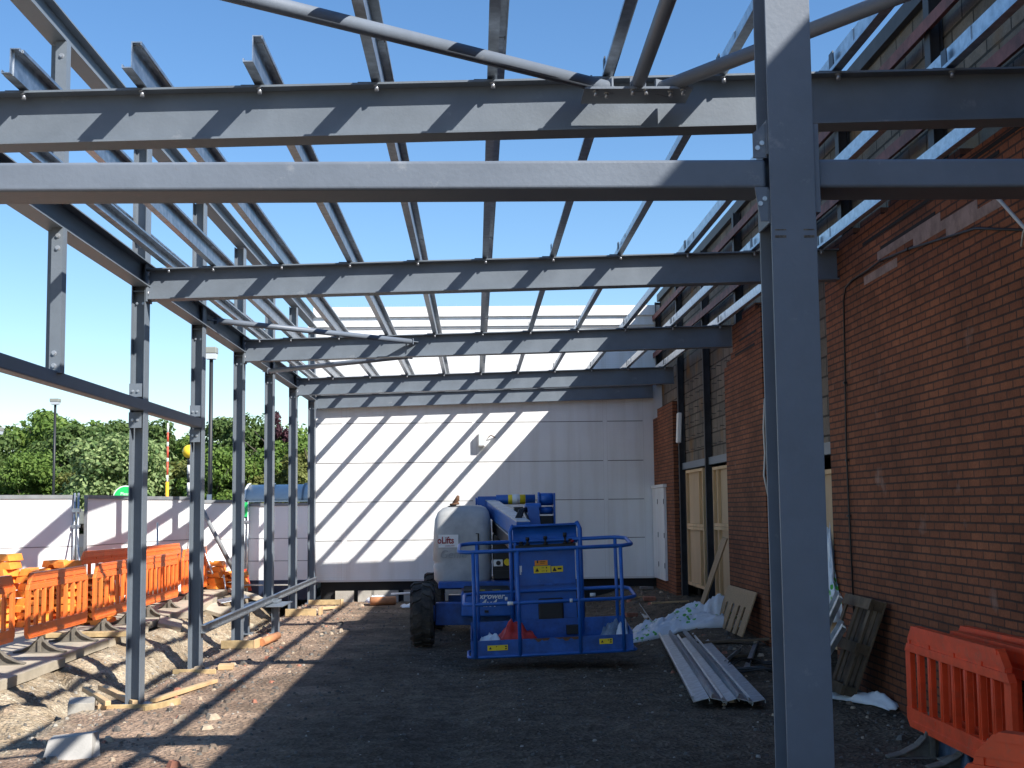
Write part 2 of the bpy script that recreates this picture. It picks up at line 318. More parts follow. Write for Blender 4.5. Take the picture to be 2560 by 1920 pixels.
# ------------------------------------------------------------------ ground
def fbm(x, y, s, seed=0.): return noise.fractal(Vector((x*s+seed, y*s-seed, seed)), 1, 2, 4)
def zg(x, y):
    z = 0
    if x < -3.2:
        sy_ = smooth01(12.2, 13.0, y); right = -3.40+.27*sy_+.06*fbm(x*0, y, 1.1, 3); dep = -.14-.55*sy_
        left = -4.66
        bot0 = right-.26+.18*sy_; bot1 = bot0-.12-.28*sy_
        if x > right: z = 0
        elif x > bot0: z = dep*smooth01(right, bot0, x)
        elif x > bot1: z = dep
        elif x > left:
            t = (bot1-x)/(bot1-left); z = dep+(0.015-dep)*(t**.55)
            z += (.10*fbm(x, y, 1.4, 9)+.05*fbm(x, y, 5, 2)+.02*fbm(x, y, 14, 6))*math.sin(math.pi*min(1, t))
        else: z = -.03
        # a fissure in the bank beside the slab joint
        if -4.7 < x < -3.6:
            d = abs(y-(14.9-(x+4.7)*1.0+.15*fbm(x, 0, 4, 5))); z -= .16*max(0, 1-d/.24)*smooth01(-4.72, -4.5, x)
    if y > 20 and x < -4.4: z += .17*smooth01(20, 25, y)
    z += .20*smooth01(1.9, 3.0, x)*smooth01(13.5, 18, y)
    z += .07*smooth01(2.5, 3.0, x)*smooth01(10, 11, y)*(1-smooth01(12, 13, y))
    if -4.6 < x < 3.5 and 3 < y < 25:
        z += .016*fbm(x, y, 1.1)+.010*fbm(x, y, 5.5, 4)
        z += .05*max(0, fbm(x, y, 1.7, 21)-.1)*(smooth01(1.2, 2.4, x)*smooth01(12, 15, y)+.5*(1-smooth01(-2.6, -2.0, x)))
        z -= .035*math.exp(-((x+.2-.03*(y-10))/.25)**2)*smooth01(8, 9, y)*(1-smooth01(15, 16, y))
    return z
def axis(a, b, st, far0, far1):
    m = list(np.arange(a, b+1e-6, st)); return far0+m+far1
xs = axis(-4.9, 3.6, .05, [-900, -300, -100, -40, -20, -12, -8, -6, -5.3], [4, 5, 8, 15, 40, 100, 300, 900])
ys = axis(7.6, 25.2, .06, [-900, -200, -50, -10, -2, 2, 5, 6.5], [26, 27, 28.5, 30, 34, 40, 60, 120, 300, 900])
nx, ny = len(xs), len(ys)
g = MB(); g.v = [(float(x), float(y), zg(x, y)) for y in ys for x in xs]
g.f = [(j*nx+i, j*nx+i+1, (j+1)*nx+i+1, (j+1)*nx+i) for j in range(ny-1) for i in range(nx-1)]; g.m = [0]*len(g.f); g.s = [True]*len(g.f)
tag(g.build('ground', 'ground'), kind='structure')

# scattered stones: too many to count
st = MB(); rnd = random.Random(3)
def stone(mb, x, y, r, rnd, mi=0):
    z = zg(x, y); a = rnd.random()*6.28; n = 6; sc = [rnd.uniform(.7, 1.25) for _ in range(n)]; h = r*rnd.uniform(.5, 1.0)
    bx = [(x+math.cos(a+k*6.283/n)*r*sc[k], y+math.sin(a+k*6.283/n)*r*sc[k], z-r*.2) for k in range(n)]
    tx = [(x+math.cos(a+k*6.283/n)*r*sc[k]*.55, y+math.sin(a+k*6.283/n)*r*sc[k]*.55, z+h*rnd.uniform(.7, 1)) for k in range(n)]
    mb.loft([bx, tx], mi, False)
for i in range(5200):
    y = 8+17*rnd.random()**1.25; x = rnd.uniform(-3.2, 3.3)
    stone(st, x, y, rnd.choice((.008, .01, .013, .018))*rnd.uniform(.7, 1.3), rnd, rnd.choice((0, 0, 1, 1, 1, 5, 5, 5, 5, 2) if rnd.random() < .5 else (0, 1, 5)))
for i in range(1500):
    y = rnd.uniform(9, 24); x = rnd.uniform(-4.6, -3.0); stone(st, x, y, .007+.02*rnd.random()**3, rnd, rnd.choice((0, 2, 2, 3)))
for i in range(420):
    y = rnd.uniform(9, 24.5); x = rnd.uniform(-3.1, -1.9) if rnd.random() < .6 else rnd.uniform(1.9, 3.3); stone(st, x, y, .015+.045*rnd.random()**2, rnd, rnd.choice((0, 1, 3, 5, 5, 3, 0, 4)))
M['st5'] = mat('stone_brown', (.14, .11, .085), .9, 0, .3, 20); M['st0'] = mat('stone_grey', (.13, .122, .11), .9, 0, .3, 20); M['st1'] = mat('stone_dark', (.085, .078, .07), .9, 0, .3, 20)
M['st2'] = mat('stone_pale', (.32, .30, .26), .9, 0, .2, 20); M['st3'] = mat('stone_buff', (.40, .32, .23), .9, 0, .2, 20); M['st4'] = mat('stone_brick_red', (.33, .14, .09), .9, 0, .2, 20)
tag(st.build('gravel', ['st0', 'st1', 'st2', 'st3', 'st4', 'st5']), kind='stuff', label='loose stones and gravel scattered over the site ground', cat='gravel')

# pavement slabs behind the trench (structure)
pv = MB(); rnd = random.Random(5)
def slab(x0, edge, y0, y1, z0, z1, zt):
    E = []; n = max(2, int((y1-y0)/.25))
    for i in range(n+1):
        y = y0+(y1-y0)*i/n; E.append((edge+rnd.uniform(-.012, .012), y, zt(y)))
    bot = [(a, b, zt(b)-.10) for a, b, c in E]
    vs_ = []
    for i in range(n+1):
        a, b, c = E[i]; vs_ += [(x0, b, c), (a, b, c), (a-.005, b, c-.10), (x0, b, c-.12)]
    fs = []
    for i in range(n):
        p, q = 4*i, 4*i+4; fs += [(p, p+1, q+1, q), (p+1, p+2, q+2, q+1)]
    fs += [(0, 3, 2, 1), (4*n, 4*n+1, 4*n+2, 4*n+3)]
    pv.add(vs_, fs)
ZT = lambda y: .1+.17*smooth01(20, 25, y)
for y0, y1, e in ((4, 15.15, -4.60), (15.165, 17.2, -4.70), (17.215, 19.1, -4.66), (19.115, 21.25, -4.80), (21.265, 23.4, -4.5), (23.415, 26, -4.62)):
    slab(-14, e, y0, y1, 0, 0, ZT)
pv.box(-60, -3.4, 26.01, 40, .05, .26)
tag(pv.build('pavement', 'pave'), kind='structure')
# broken slab pieces along the trench edge
for i, (x, y, z, sx, sy, rz, lab) in enumerate(((-4.62, 20.3, .03, .35, .55, .2, 'broken pavement slab piece at the trench edge below the leaning barriers'), (-4.15, 24.2, .20, .55, .5, .5, 'tilted broken concrete slab behind the post with the stub legs'), (-4.35, 22.6, .06, .4, .5, -.3, 'broken concrete slab sloping into the far end of the trench'))):
    b = MB(); b.obox((x, y, z), (sx, sy, .07), rz, .12, .25); tag(b.build('broken_slab', 'pave', bevel=.008), lab, 'slab', 'broken slabs along the trench')

# ------------------------------------------------------------------ white end building
YW = 24.9
eb = empty('white_building', (0.2, YW, 0), 'large white clad building wall closing the far end of the site', 'building')
b = MB(); b.box(-2.99, 3.6, YW, YW+9, .38, 5.12); b.box(-2.9, 3.6, YW+.06, YW+8.9, -.3, .38, 1); ww = b.build('wall', ['wall', 'dark'], eb)
# joints
j = MB()
for z in (3.327, 2.582, 1.854, 1.135):
    for x0, x1 in ((-2.99, -2.5), (-2.415, -.045), (.035, 2.42), (2.505, 3.18)): j.box(x0, x1, YW-.0015, YW+.001, z-.007, z+.007)
for x in (-2.505, -2.41, -.045, .03, 2.425, 2.5, 3.19): j.box(x-.0025, x+.0025, YW-.002, YW+.001, .38, 5.12, 1)
M['joint'] = mat('panel_joint', (.16, .155, .15), .8); M['joint2'] = mat('panel_joint_light', (.62, .6, .58), .8)
j.build('panel_joint', ['joint', 'joint2'], ww)
b = MB(); b.box(-3.03, 3.6, YW-.10, YW+9, 5.34, 5.53); b.box(-3.05, 3.6, YW-.05, YW+9, 5.16, 5.34); b.box(-3.0, 3.6, YW-.02, YW+8.8, 5.12, 5.16, 1); b.build('parapet_trim', ['wall', 'joint2'], eb)
b = MB(); b.box(-2.99, 3.38, YW-.012, YW+.01, .375, .41); b.build('base_flashing', 'joint2', eb)
b = MB(); b.box(-3.14, -3.0, YW-.02, YW+.2, 5.02, 5.22); b.tube([(-3.07, YW+.05, 5.02), (-3.07, YW+.05, 4.7)], .04); b.build('gutter_end', 'hoard', eb)
b = MB()
for i, (x, s) in enumerate(((-2.45, .34), (-2.05, .3), (-1.7, .5), (-1.1, .5), (-.5, .5))): b.obox((x, YW+.02, .10), (s, .1, .22), 0, -.06)
b.build('footing', 'concrete', eb)
# spikes on coping
b = MB()
for i in range(70):
    x = -2.4+i*.03; b.box(x, x+.002, YW+.02, YW+.022, 5.53, 5.60)
b.build('bird_spike', 'galv', eb)
# wall light
wl = empty('bulkhead_light', (.15, YW, 3.0), 'small square bulkhead light with bent bracket on the sunlit white wall', 'light')
b = MB(); b.box(.06, .19, YW-.14, YW-.01, 2.87, 3.12); b.build('housing', 'flatwhite', wl, bevel=.01)
b = MB(); b.box(.075, .175, YW-.146, YW-.139, 2.89, 3.10); b.build('lens', 'lens', wl)
b = MB(); b.tube([(.26, YW-.01, 3.05), (.30, YW-.08, 3.08), (.38, YW-.01, 3.04)], .01, 6); b.build('bracket', 'rust', wl)
# white side doors at corner
dr = empty('side_door', (3.36, 24.1, .4), 'narrow white double side door set against the brick beside the white wall', 'door')
for y0, y1 in ((24.12, 24.86), (23.34, 24.10)):
    b = MB(); b.box(3.33, 3.374, y0, y1, .40, 2.04); o = b.build('door_leaf', 'wall', dr)
    h = MB()
    for z in (.62, 1.15, 1.75): h.box(3.322, 3.332, y0+.02, y0+.05, z, z+.09)
    h.build('hinge', 'darksteel', o)
b = MB(); b.box(3.31, 3.376, 23.28, 24.89, 2.045, 2.10); b.build('door_head', 'wall', dr)

# ------------------------------------------------------------------ brick building on the right
bb = empty('brick_building', (6, 12, 0), 'long red brick building with exposed blockwork and empty openings on the right', 'building')
XF = 3.38
def brickpart(name, polys, parent=bb, m='brick', xf=XF, xb=3.52):
    b = MB()
    for P in polys:   # polygon in (y,z)
        n = len(P); b.add([(xf, y, z) for y, z in P]+[(xb, y, z) for y, z in P], [tuple(range(n))[::-1], tuple(range(n, 2*n))]+[(i, (i+1) % n, n+(i+1) % n, n+i) for i in range(n)])
    return b.build(name, m, parent)
rnd = random.Random(11)
def ragged(y0, y1, z, st=.2):
    o = []; y = y1
    while y > y0+.01:
        zz = z+rnd.choice((0, 0, -.072, .072)); yn = max(y0, y-rnd.choice((.2, .4, .6))); o += [(y, zz), (yn, zz)]; y = yn
    return o
rag = ragged(-3, 12.47, 4.08)
brickpart('brick_wall', [[(-3, -.1), (12.47, -.1)]+rag])
brickpart('brick_wall', [[(15.34, -.1), (17.67, -.1), (17.67, 3.55), (17.5, 3.55), (17.5, 3.62), (17.2, 3.62), (17.2, 3.7), (17.05, 3.7), (17.05, 4.05), (16.4, 4.05), (16.4, 4.13), (15.6, 4.13), (15.6, 4.05), (15.34, 4.05)]])
brickpart('brick_wall', [[(22.43, -.1), (YW-.004, -.1), (YW-.004, 3.35), (24.3, 3.35), (24.3, 3.5), (22.43, 3.5)]])
# near-black strips on the brick heads, painting in the shade of missing courses
for (y0, y1, z) in ((8.2, 11.2, 3.93), (6.0, 9.6, 4.0), (15.6, 16.6, 3.78), (15.7, 16.9, 3.63), (9.4, 10.7, 3.80)):
    b = MB(); b.box(XF-.004, XF+.002, y0, y1, z, z+.028); b.build('slot_shade_strip', 'dark', bb)
b = MB()
for (y0, y1, z0, z1) in ((8.6, 9.9, 3.66, 3.73), (9.3, 10.8, 3.73, 3.80), (8.2, 9.2, 3.588, 3.66), (10.3, 11.2, 3.588, 3.66)):
    b.box(XF-.0022, XF+.001, y0, y1, z0, z1)
M['limewash'] = mat('mortar_smear', (.28, .21, .19), .9, 0, .25, 7); b.build('mortar_smear', 'limewash', bb)
# blockwork above + inner leaf
b = MB(); b.box(3.56, 3.75, -3, YW-.005, 4.0, 5.60); b.box(3.56, 3.75, 17.6, 22.45, 2.43, 4.0); b.box(3.56, 3.75, 12.47, 15.34, 2.2, 4.0); b.box(3.56, 3.75, 22.45, YW-.005, 2.4, 4.0); b.build('blockwork', 'block', bb)
b = MB(); b.box(3.50, 3.60, 17.7, 22.3, 2.32, 2.43); b.build('lintel', 'steel', bb); b = MB(); b.box(3.50, 3.60, 12.5, 15.3, 2.2, 2.32); b.build('lintel', 'steel', bb)
b = MB(); b.box(3.5, 14, -3, YW-.01, 5.6, 5.735); b.box(3.5, 14, -3, 3.4, 5.74, 6.0); b.build('roof', 'darksteel', bb)
b = MB(); b.box(13.9, 14, -3, YW-.02, -.2, 5.59); b.box(3.76, 13.9, -3, -2.9, -.2, 5.59); b.box(3.80, 13.9, YW-.06, YW-.02, -.2, 5.59); b.box(3.76, 3.80, 22.5, YW-.02, -.2, 5.59); b.build('rear_wall', 'block', bb)
for i, (y, t) in enumerate(((24.82, .12), (22.27, .11), (19.74, .07), (17.2, .11), (14.67, .1), (12.14, .12), (9.62, .12), (7.07, .12), (4.5, .12))):
    z0 = 0.1 if i in (1, 2) else (4.0 if i not in (4,) else 2.2)
    b = MB(); b.ibeam((3.50, y, z0), (3.50, y, 5.58), (0, 1, 0), (1, 0, 0), t, .10, .008, .008); b.build('wall_post', 'darksteel', bb)
for z in (5.29, 4.58):
    b = MB(); b.box(3.43, 3.50, -3, 25.5 if z > 5 else YW-.02, z-.035, z+.035) if False else b.box(3.40, 3.47, -3, YW-.02, z-.03, z+.03); b.box(3.40, 3.408, -3, YW-.02, z-.065, z-.03); b.build('wall_rail', 'redsteel', bb)
# near-black sheets painting in the unlit depth behind the openings
b = MB(); b.box(4.6, 4.65, 17.5, 22.5, -.1, 2.5); b.box(4.6, 4.65, 12.4, 15.4, -.1, 2.3); b.build('interior_shade_sheet', 'dark', bb)
# brick ties on blockwork
b = MB(); rnd = random.Random(2)
for r_ in range(6):
    for k in range(9):
        y = 17.8+k*.5+rnd.uniform(-.1, .1)
        if abs(y-19.74) < .1: continue
        z = 2.62+r_*.22; b.box(3.50, 3.56, y, y+.012, z, z+.008); b.box(3.50, 3.505, y, y+rnd.uniform(.05, .1), z-.006, z+.003)
b.build('wall_ties', 'darksteel', bb)['kind'] = 'stuff'
# noggins / timber in dark gaps
for z in (1.95, 1.88, 1.40, .93, .80): b = MB(); b.box(3.55, 3.62, 21.86, 22.2, z, z+.03); b.build('noggin', 'timber', bb)
for z in (2.0, 1.45, .6): b = MB(); b.box(3.55, 3.62, 19.42, 19.68, z, z+.035); b.build('noggin', 'timber', bb)
# framed ply panels
def plypanel(y0, y1, z0, z1, mid, studs, label):
    r = empty('framed_panel', (3.5, (y0+y1)/2, z0), label, 'panel', 'plywood panels framed into the openings')
    b = MB(); b.box(3.535, 3.55, y0, y1, z0, z1); b.build('ply_sheet', 'ply', r)
    f = MB(); t = .045
    f.box(3.49, 3.534, y0, y0+t, z0, z1); f.box(3.49, 3.534, y1-t, y1, z0, z1)
    for z in (z0, z1-t, mid, mid+.05): f.box(3.487, 3.534, y0+t, y1-t, z, z+t)
    for y in studs: f.box(3.489, 3.534, y-.02, y+.02, z0+t, z1-t)
    f.build('stud_frame', 'timber', r); return r
plypanel(20.22, 21.85, .43, 2.29, 1.33, (20.6,), 'two bay pale timber framed panel in the far opening next to the white doors')
plypanel(17.85, 19.38, .40, 2.27, 1.36, (19.0,), 'pale timber framed panel behind the leaning chipboard plank')
plypanel(12.7, 14.4, .30, 2.05, 1.2, (13.6,), 'pale timber framed panel half hidden behind the near column')
# flat fitting on wall (white)
b = MB(); b.obox((3.38, 21.75, 3.0), (.07, .14, .50), 0, 0, .05); tag(b.build('emergency_light', 'flatwhite', bevel=.015), 'long slim white light fitting fixed upright on the old steel post', 'light')
# cables
b = MB(); b.tube([(3.36, 7.6, 3.3), (3.36, 8.6, 3.53), (3.36, 9.97, 3.66), (3.355, 10.65, 3.70), (3.36, 11.03, 3.69), (3.36, 11.5, 3.685), (3.36, 11.7, 3.65), (3.36, 11.78, 3.55), (3.36, 11.82, 2.8), (3.36, 11.86, 2.2), (3.36, 11.84, 1.6), (3.36, 11.78, .2)], .009, 7)
for y, z in ((9.97, 3.66), (11.83, 2.8), (11.85, 2.1), (11.86, 1.6), (10.65, 3.7)): b.box(3.345, 3.375, y-.018, y+.018, z-.01, z+.01)
tag(b.build('black_cable', 'blackcable'), 'black cable clipped up the brick wall beside the near column', 'cable')
b = MB(); b.tube([(3.30, 8.25, 3.72), (3.25, 7.9, 3.55), (3.2, 7.46, 3.29), (3.2, 7.0, 3.02)], .012, 7); tag(b.build('white_conduit', 'whitecable'), 'straight white cable hanging diagonally across the brick at right', 'cable')
b = MB(); b.tube([(3.33, 7.72, 3.50), (3.33, 7.66, 3.44), (3.33, 7.68, 3.38), (3.33, 7.78, 3.33), (3.33, 7.82, 3.25)], .006, 6); tag(b.build('cable_tail', 'whitecable'), 'short curled white cable end hanging on the brick at right', 'cable')
b = MB(); b.tube([(3.40, 15.33, 2.95), (3.37, 15.3, 2.6), (3.38, 15.31, 2.3), (3.35, 15.26, 2.05), (3.38, 15.2, 1.8)], .012, 6); tag(b.build('loose_wire', 'whitecable'), 'pale loose wire hanging on the brick pier edge behind the near column', 'cable')

# ------------------------------------------------------------------ steel frame
BOLT = None
class bolts:
    def __init__(s, pts, ax, r=.013, h=.014): s.a = (pts, ax, r, h)
    def build(s, name, m, parent):
        pts, ax, r, h = s.a; ax = Vector(ax)
        for p in pts:
            b = MB(); b.cyl(Vector(p), Vector(p)+ax*h, r, 8); b.cyl(Vector(p)-ax*.001, Vector(p)+ax*.004, r*1.5, 10); b.build(name, m, parent)
CN = {-1: 'out of view', 1: 'nearest full height', 2: 'second full height', 3: 'third', 4: 'fourth', 5: 'fifth', 6: 'sixth, against the white wall'}
ZE = 3.749
clab = {-1: 'grey steel column just left of the view under the nearest rafter', 1: 'nearest full height grey steel column on the left, standing on the yellow shuttering', 2: 'second grey steel column from the left where the lower side rail ends',
        3: 'third grey steel column on the left, carrying the second rafter', 4: 'fourth grey steel column on the left, standing on a plate on two short stubs', 5: 'fifth grey steel column on the left, carrying the fourth rafter', 6: 'last grey steel column on the left, against the white wall'}
for k in (-1, 1, 2, 3, 4, 5, 6):
    y = YC(k); z0 = .43 if k == 4 else 0.0
    root = empty('steel_column', (XC, y, z0), clab[k], 'column', 'columns along the left side')
    b = MB(); b.ibeam((XC-.015, y, z0-(0 if k == 4 else .25)), (XC-.015, y, 5.12), (0, 1, 0), (1, 0, 0), .165, .128, .010, .007); b.build('shaft', 'steel', root)
    b = MB(); b.box(XC-.12, XC+.12, y-.12, y+.12, z0-.012 if k == 4 else .004, z0 if k == 4 else .018); b.build('base_plate', 'steel', root)
    # stiffener plates at eaves and at side rail
    b = MB(); b.box(XC-.066, XC+.036, y-.074, y-.004, 3.70, 3.708); b.box(XC-.066, XC+.036, y-.074, y-.004, 4.20, 4.208)
    b.build('stiffener', 'steel', root)
    bl = bolts([(XC-.045, y-.008, 3.60), (XC+.01, y-.008, 3.60), (XC-.02, y-.008, 4.13)], (0, -1, 0), .009, .012); bl.build('bolt', 'bolt', root)
    if k in (1, 2):
        b = MB(); b.box(XC-.084, XC+.03, y-.096, y-.084, 2.74, 2.86); b.box(XC-.084, XC+.03, y-.096, y-.084, 2.46, 2.60); b.build('rail_cleat', 'steel', root)
        bl = bolts([(XC-.05, y-.096, 2.79), (XC-.005, y-.096, 2.79), (XC-.05, y-.096, 2.53), (XC-.005, y-.096, 2.53)], (0, -1, 0), .009); bl.build('bolt', 'bolt', root)
# stubs under column 4
for i, (x, lab) in enumerate(((XC-.22, 'left short steel stub under the bridging plate of the fourth column'), (XC+.20, 'right short steel stub under the bridging plate of the fourth column'))):
    root = empty('steel_stub', (x, YC(4)-.75, -.05), lab, 'stub', 'stubs under the fourth column')
    b = MB(); b.ibeam((x, YC(4)-.75, -.3), (x, YC(4)-.75, .36), (0, 1, 0), (1, 0, 0), .11, .10, .008, .007); b.build('shaft', 'steel', root)
    b = MB(); b.box(x-.1, x+.1, YC(4)-.86, YC(4)-.64, -.012, .004); b.build('base_plate', 'steel', root)
b = MB(); b.box(XC-.30, XC+.32, YC(4)-.88, YC(4)+.15, .365, .38); b.box(XC-.16, XC+.16, YC(4)-.3, YC(4)+.12, .384, .415); tag(b.build('bridging_plate', 'steel', bevel=.004), 'flat steel plate lying across the two stubs under the fourth column', 'plate')
# hanging post k=0
y = YC(0); root = empty('hanging_post', (XC, y, 2.7), 'short grey steel post hanging between eaves beam and lower rail at far left', 'post')
b = MB(); b.box(XC-.005, XC+.075, y-.05, y+.05, 2.70, ZE); b.box(XC-.075, XC-.005, y-.004, y+.004, 2.70, ZE) if False else None; b.box(XC-.06, XC-.005, y+.042, y+.05, 2.70, ZE); b.build('shaft', 'steel', root)
bl = bolts([(XC+.03, y-.05, 2.75), (XC+.03, y-.05, 2.84), (XC+.04, y-.05, 3.60), (XC+.04, y-.05, 3.69)], (0, -1, 0)); bl.build('bolt', 'bolt', root)
root = empty('parapet_post', (XC, y, 3.95), 'short grey steel post rising from eaves beam to parapet beam at top left', 'post')
b = MB(); b.box(XC-.005, XC+.075, y-.05, y+.05, 3.97, 5.13); b.box(XC-.065, XC-.005, y+.042, y+.05, 3.97, 5.13); b.build('shaft', 'steel', root)
bolts([(XC+.04, y-.05, 5.02)], (0, -1, 0)).build('bolt', 'bolt', root)
# longitudinal beams (split at nothing: each continuous)
b = MB()
b.ibeam((XC, 1, ZE+.11), (XC, YC(6)-.08, ZE+.11), (1, 0, 0), (0, 0, 1), .145, .22, .011, .007)
tag(b.build('eaves_beam', 'steel'), 'long grey steel eaves beam running above the left columns to the white wall', 'beam')
b = MB(); b.ibeam((XC, 1, 5.23), (XC, YC(6)+.05, 5.23), (1, 0, 0), (0, 0, 1), .14, .19, .011, .007); tag(b.build('parapet_beam', 'steel'), 'highest long grey steel beam on top of the left columns', 'beam')
b = MB(); b.box(XC-.05, XC+.05, 1, YC(2)-.09, 2.615, 2.715); tag(b.build('side_rail', 'steel', bevel=.008), 'lower dark steel rail ending at the second left column', 'rail')
b = MB(); P = [(0, -.045), (.05, -.045), (.05, -.036), (.006, -.036), (.006, .036), (.05, .036), (.05, .045), (0, .045)]
b.sweep([(a, c) for a, c in P][::-1], (XC+.052, YC(2)-.05, .445), (XC+.052, YC(6)+.02, .445), (1, 0, 0), (0, 0, 1)); tag(b.build('kerb_channel', 'galv'), 'low galvanised channel rail fixed to the column feet on the left', 'rail')
b = MB(); b.sweep([(a*1.2, c*1.6) for a, c in P][::-1], (XC-.13, 1, 4.30), (XC-.13, YC(6)+.05, 4.30), (1, 0, 0), (0, 0, 1)); tag(b.build('cladding_rail', 'galv'), 'galvanised cladding rail halfway between eaves and parapet beams on the left', 'rail')

# rafters
rl = {-1: 'nearest grey rafter crossing the whole top of the view', 1: 'second grey rafter from the camera, above the middle of the site', 3: 'third grey rafter, with a bracing tube ending on its web', 5: 'fourth grey rafter, in front of the white wall top', 6: 'slim last rafter fixed against the white wall'}
JX = [.1136+.6209*q for q in range(-4, 6)]
for k in (-1, 1, 3, 5, 6):
    y = YC(k); d = .285 if k < 6 else .25; bw = .17 if k < 6 else .10; dz = 0 if k < 6 else -.055
    if k == 6: y = 24.80
    x0, x1 = XC+.052, XF-.005
    root = empty('rafter', (x0, y, ztop(x0)-d/2), rl[k], 'rafter', 'rafters across the canopy')
    b = MB(); b.ibeam((x0, y, ztop(x0)-d/2+dz), (x1, y, ztop(x1)-d/2+dz), (0, 1, 0), (0, 0, 1), bw, d, .011, .008); b.build('web', 'steel', root)
    b = MB(); b.box(x0-.001, x0+.014, y-.088, y+.088, ztop(x0)-d-.02+dz, ztop(x0)-.03+dz); b.build('end_plate', 'steel', root)
    if k < 6:
        bolts([(x, y-bw/2+.02, ztop(x)-.011-.002) for x in JX+[XC+.25]]+[(x0+.012+0, y-.065, z) for z in (3.70, 3.80, 3.88)], (0, 0, -1), .012, .03).build('bolt', 'bolt', root)
# purlins (zed sections)
zp = [(.003, -.069), (.003, .063), (.044, .063), (.044, .051), (.05, .051), (.05, .069), (-.003, .069), (-.003, -.063), (-.044, -.063), (-.044, -.051), (-.05, -.051), (-.05, -.069)]
pn = ['first galvanised purlin right of the eaves purlin, its cut end jutting past the nearest rafter', 'second galvanised purlin from the left with a free cut end past the nearest rafter', 'third galvanised purlin from the left, last of the three with free cut ends',
      'fourth galvanised purlin from the left, first to run out of the top of the view', 'fifth galvanised purlin from the left, almost vertical in the view', 'sixth galvanised purlin, ending its near view beside the bracing node', 'seventh galvanised purlin from the left, passing behind the top of the near column',
      'eighth galvanised purlin, its far end over the shaded end of the third rafter', 'second last galvanised purlin before the brick wall', 'last galvanised purlin, tight along the blockwork']
for i, x in enumerate(JX):
    y0 = (6.66, 6.58, 6.53)[i] if i < 3 else 5.3
    zc = ztop(x)+.082
    root = empty('purlin', (x, y0, zc), pn[i], 'purlin', 'purlins running the length of the canopy')
    b = MB(); b.sweep([(a, c) for a, c in zp], (x+.02, y0, zc), (x+.02, YW-.03, zc), (1, 0, 0), (0, 0, 1)); b.build('zed_section', 'galv', root)
    for k in (-1, 1, 3, 5):
        y = YC(k); s = MB(); s.sweep([(a-.006 if abs(a) < .01 else a*.93-.004, c*.955) for a, c in zp], (x+.02, y-.32, zc), (x+.02, y+.36, zc), (1, 0, 0), (0, 0, 1)); s.build('lap_sleeve', 'galv', root)
    for k in (-1, 1, 3, 5):
        y = YC(k); c = MB(); zt = ztop(x)+.002; xx = x-.012
        c.hexa([(xx-.006, y-.045, zt), (xx+.001, y-.045, zt), (xx+.001, y+.045, zt), (xx-.006, y+.045, zt), (xx-.006, y-.03, zt+.13), (xx+.001, y-.03, zt+.13), (xx+.001, y+.045, zt+.13), (xx-.006, y+.045, zt+.13)])
        c.box(xx-.09, xx+.002, y-.06, y+.06, zt-.001, zt+.008); c.build('cleat', 'cleat', root)
# eaves purlin
x = -2.84; b = MB(); b.sweep([(0, -.06), (0, .06), (.06, .06), (.06, .045), (.055, .045), (.055, .055), (.005, .055), (.005, -.055), (.055, -.055), (.055, -.045), (.06, -.045), (.06, -.06)], (x, 3, 4.02), (x, YC(6), 4.02), (1, 0, 0), (0, 0, 1))
tag(b.build('eaves_purlin', 'galv'), 'bright galvanised eaves channel beside the left eaves beam', 'purlin')
# bracing tubes
def brace(p0, p1, r, label, ends=(1, 1)):
    p0, p1 = Vector(p0), Vector(p1); root = empty('bracing_tube', p1, label, 'brace', 'roof bracing tubes'); d = (p1-p0).normalized()
    b = MB(); b.cyl(p0, p1, r, 20); b.build('tube', 'steel_near', root)
    b = MB(); h = Vector((-d.y, d.x, 0)).normalized()
    for e, p, s in ((ends[0], p0, -1), (ends[1], p1, 1)):
        if e:
            a = p+d*s*.005; q = a+d*s*.012; k = r*1.15
            b.hexa([a-h*k+Vector((0, 0, -k)), a+h*k+Vector((0, 0, -k)), q+h*k+Vector((0, 0, -k)), q-h*k+Vector((0, 0, -k)), a-h*k+Vector((0, 0, k)), a+h*k+Vector((0, 0, k)), q+h*k+Vector((0, 0, k)), q-h*k+Vector((0, 0, k))])
            t = p+d*s*.12; b.hexa([q-h*r*.8+Vector((0, 0, -.005)), q+h*r*.8+Vector((0, 0, -.005)), t+h*r*.8+Vector((0, 0, -.005)), t-h*r*.8+Vector((0, 0, -.005)), q-h*r*.8+Vector((0, 0, .005)), q+h*r*.8+Vector((0, 0, .005)), t+h*r*.8+Vector((0, 0, .005)), t-h*r*.8+Vector((0, 0, .005))])
    b.build('end_plate', 'steel_near', root)
brace((-2.9, 4.11, 3.9), (.70, 6.70, 3.885), .036, 'long bracing tube striped with shadows, rising to the upper left edge')
brace((.853, 4.75, 3.9), (.862, 6.64, 3.885), .036, 'middle bracing tube pointing straight back over the camera')
brace((3.2, 3.55, 3.9), (1.0, 6.71, 3.885), .036, 'bracing tube rising right, passing behind the near column')
brace((-2.93, 15.0, 3.87), (-.82, 17.0, 3.87), .034, 'sunlit bracing tube between second left column and third rafter')
brace((-2.93, 18.9, 3.70), (-.85, 17.35, 3.72), .034, 'shaded bracing tube just behind the third rafter at left')
b = MB(); b.box(.58, 1.14, 6.60, 6.855, 3.845, 3.857); b.box(.62, .63, 6.70, 6.855, 3.857, 3.95); b.box(1.09, 1.10, 6.70, 6.855, 3.857, 3.95)
g_ = tag(b.build('gusset_plate', 'steel_near'), 'gusset plate on the nearest rafter where three bracing tubes meet', 'plate')
bolts([(x, y, 3.845) for x, y in ((.64, 6.64), (.70, 6.67), (.83, 6.62), (.90, 6.62), (1.03, 6.65), (1.09, 6.62))], (0, 0, -1), .010, .028).build('bolt', 'bolt', g_)

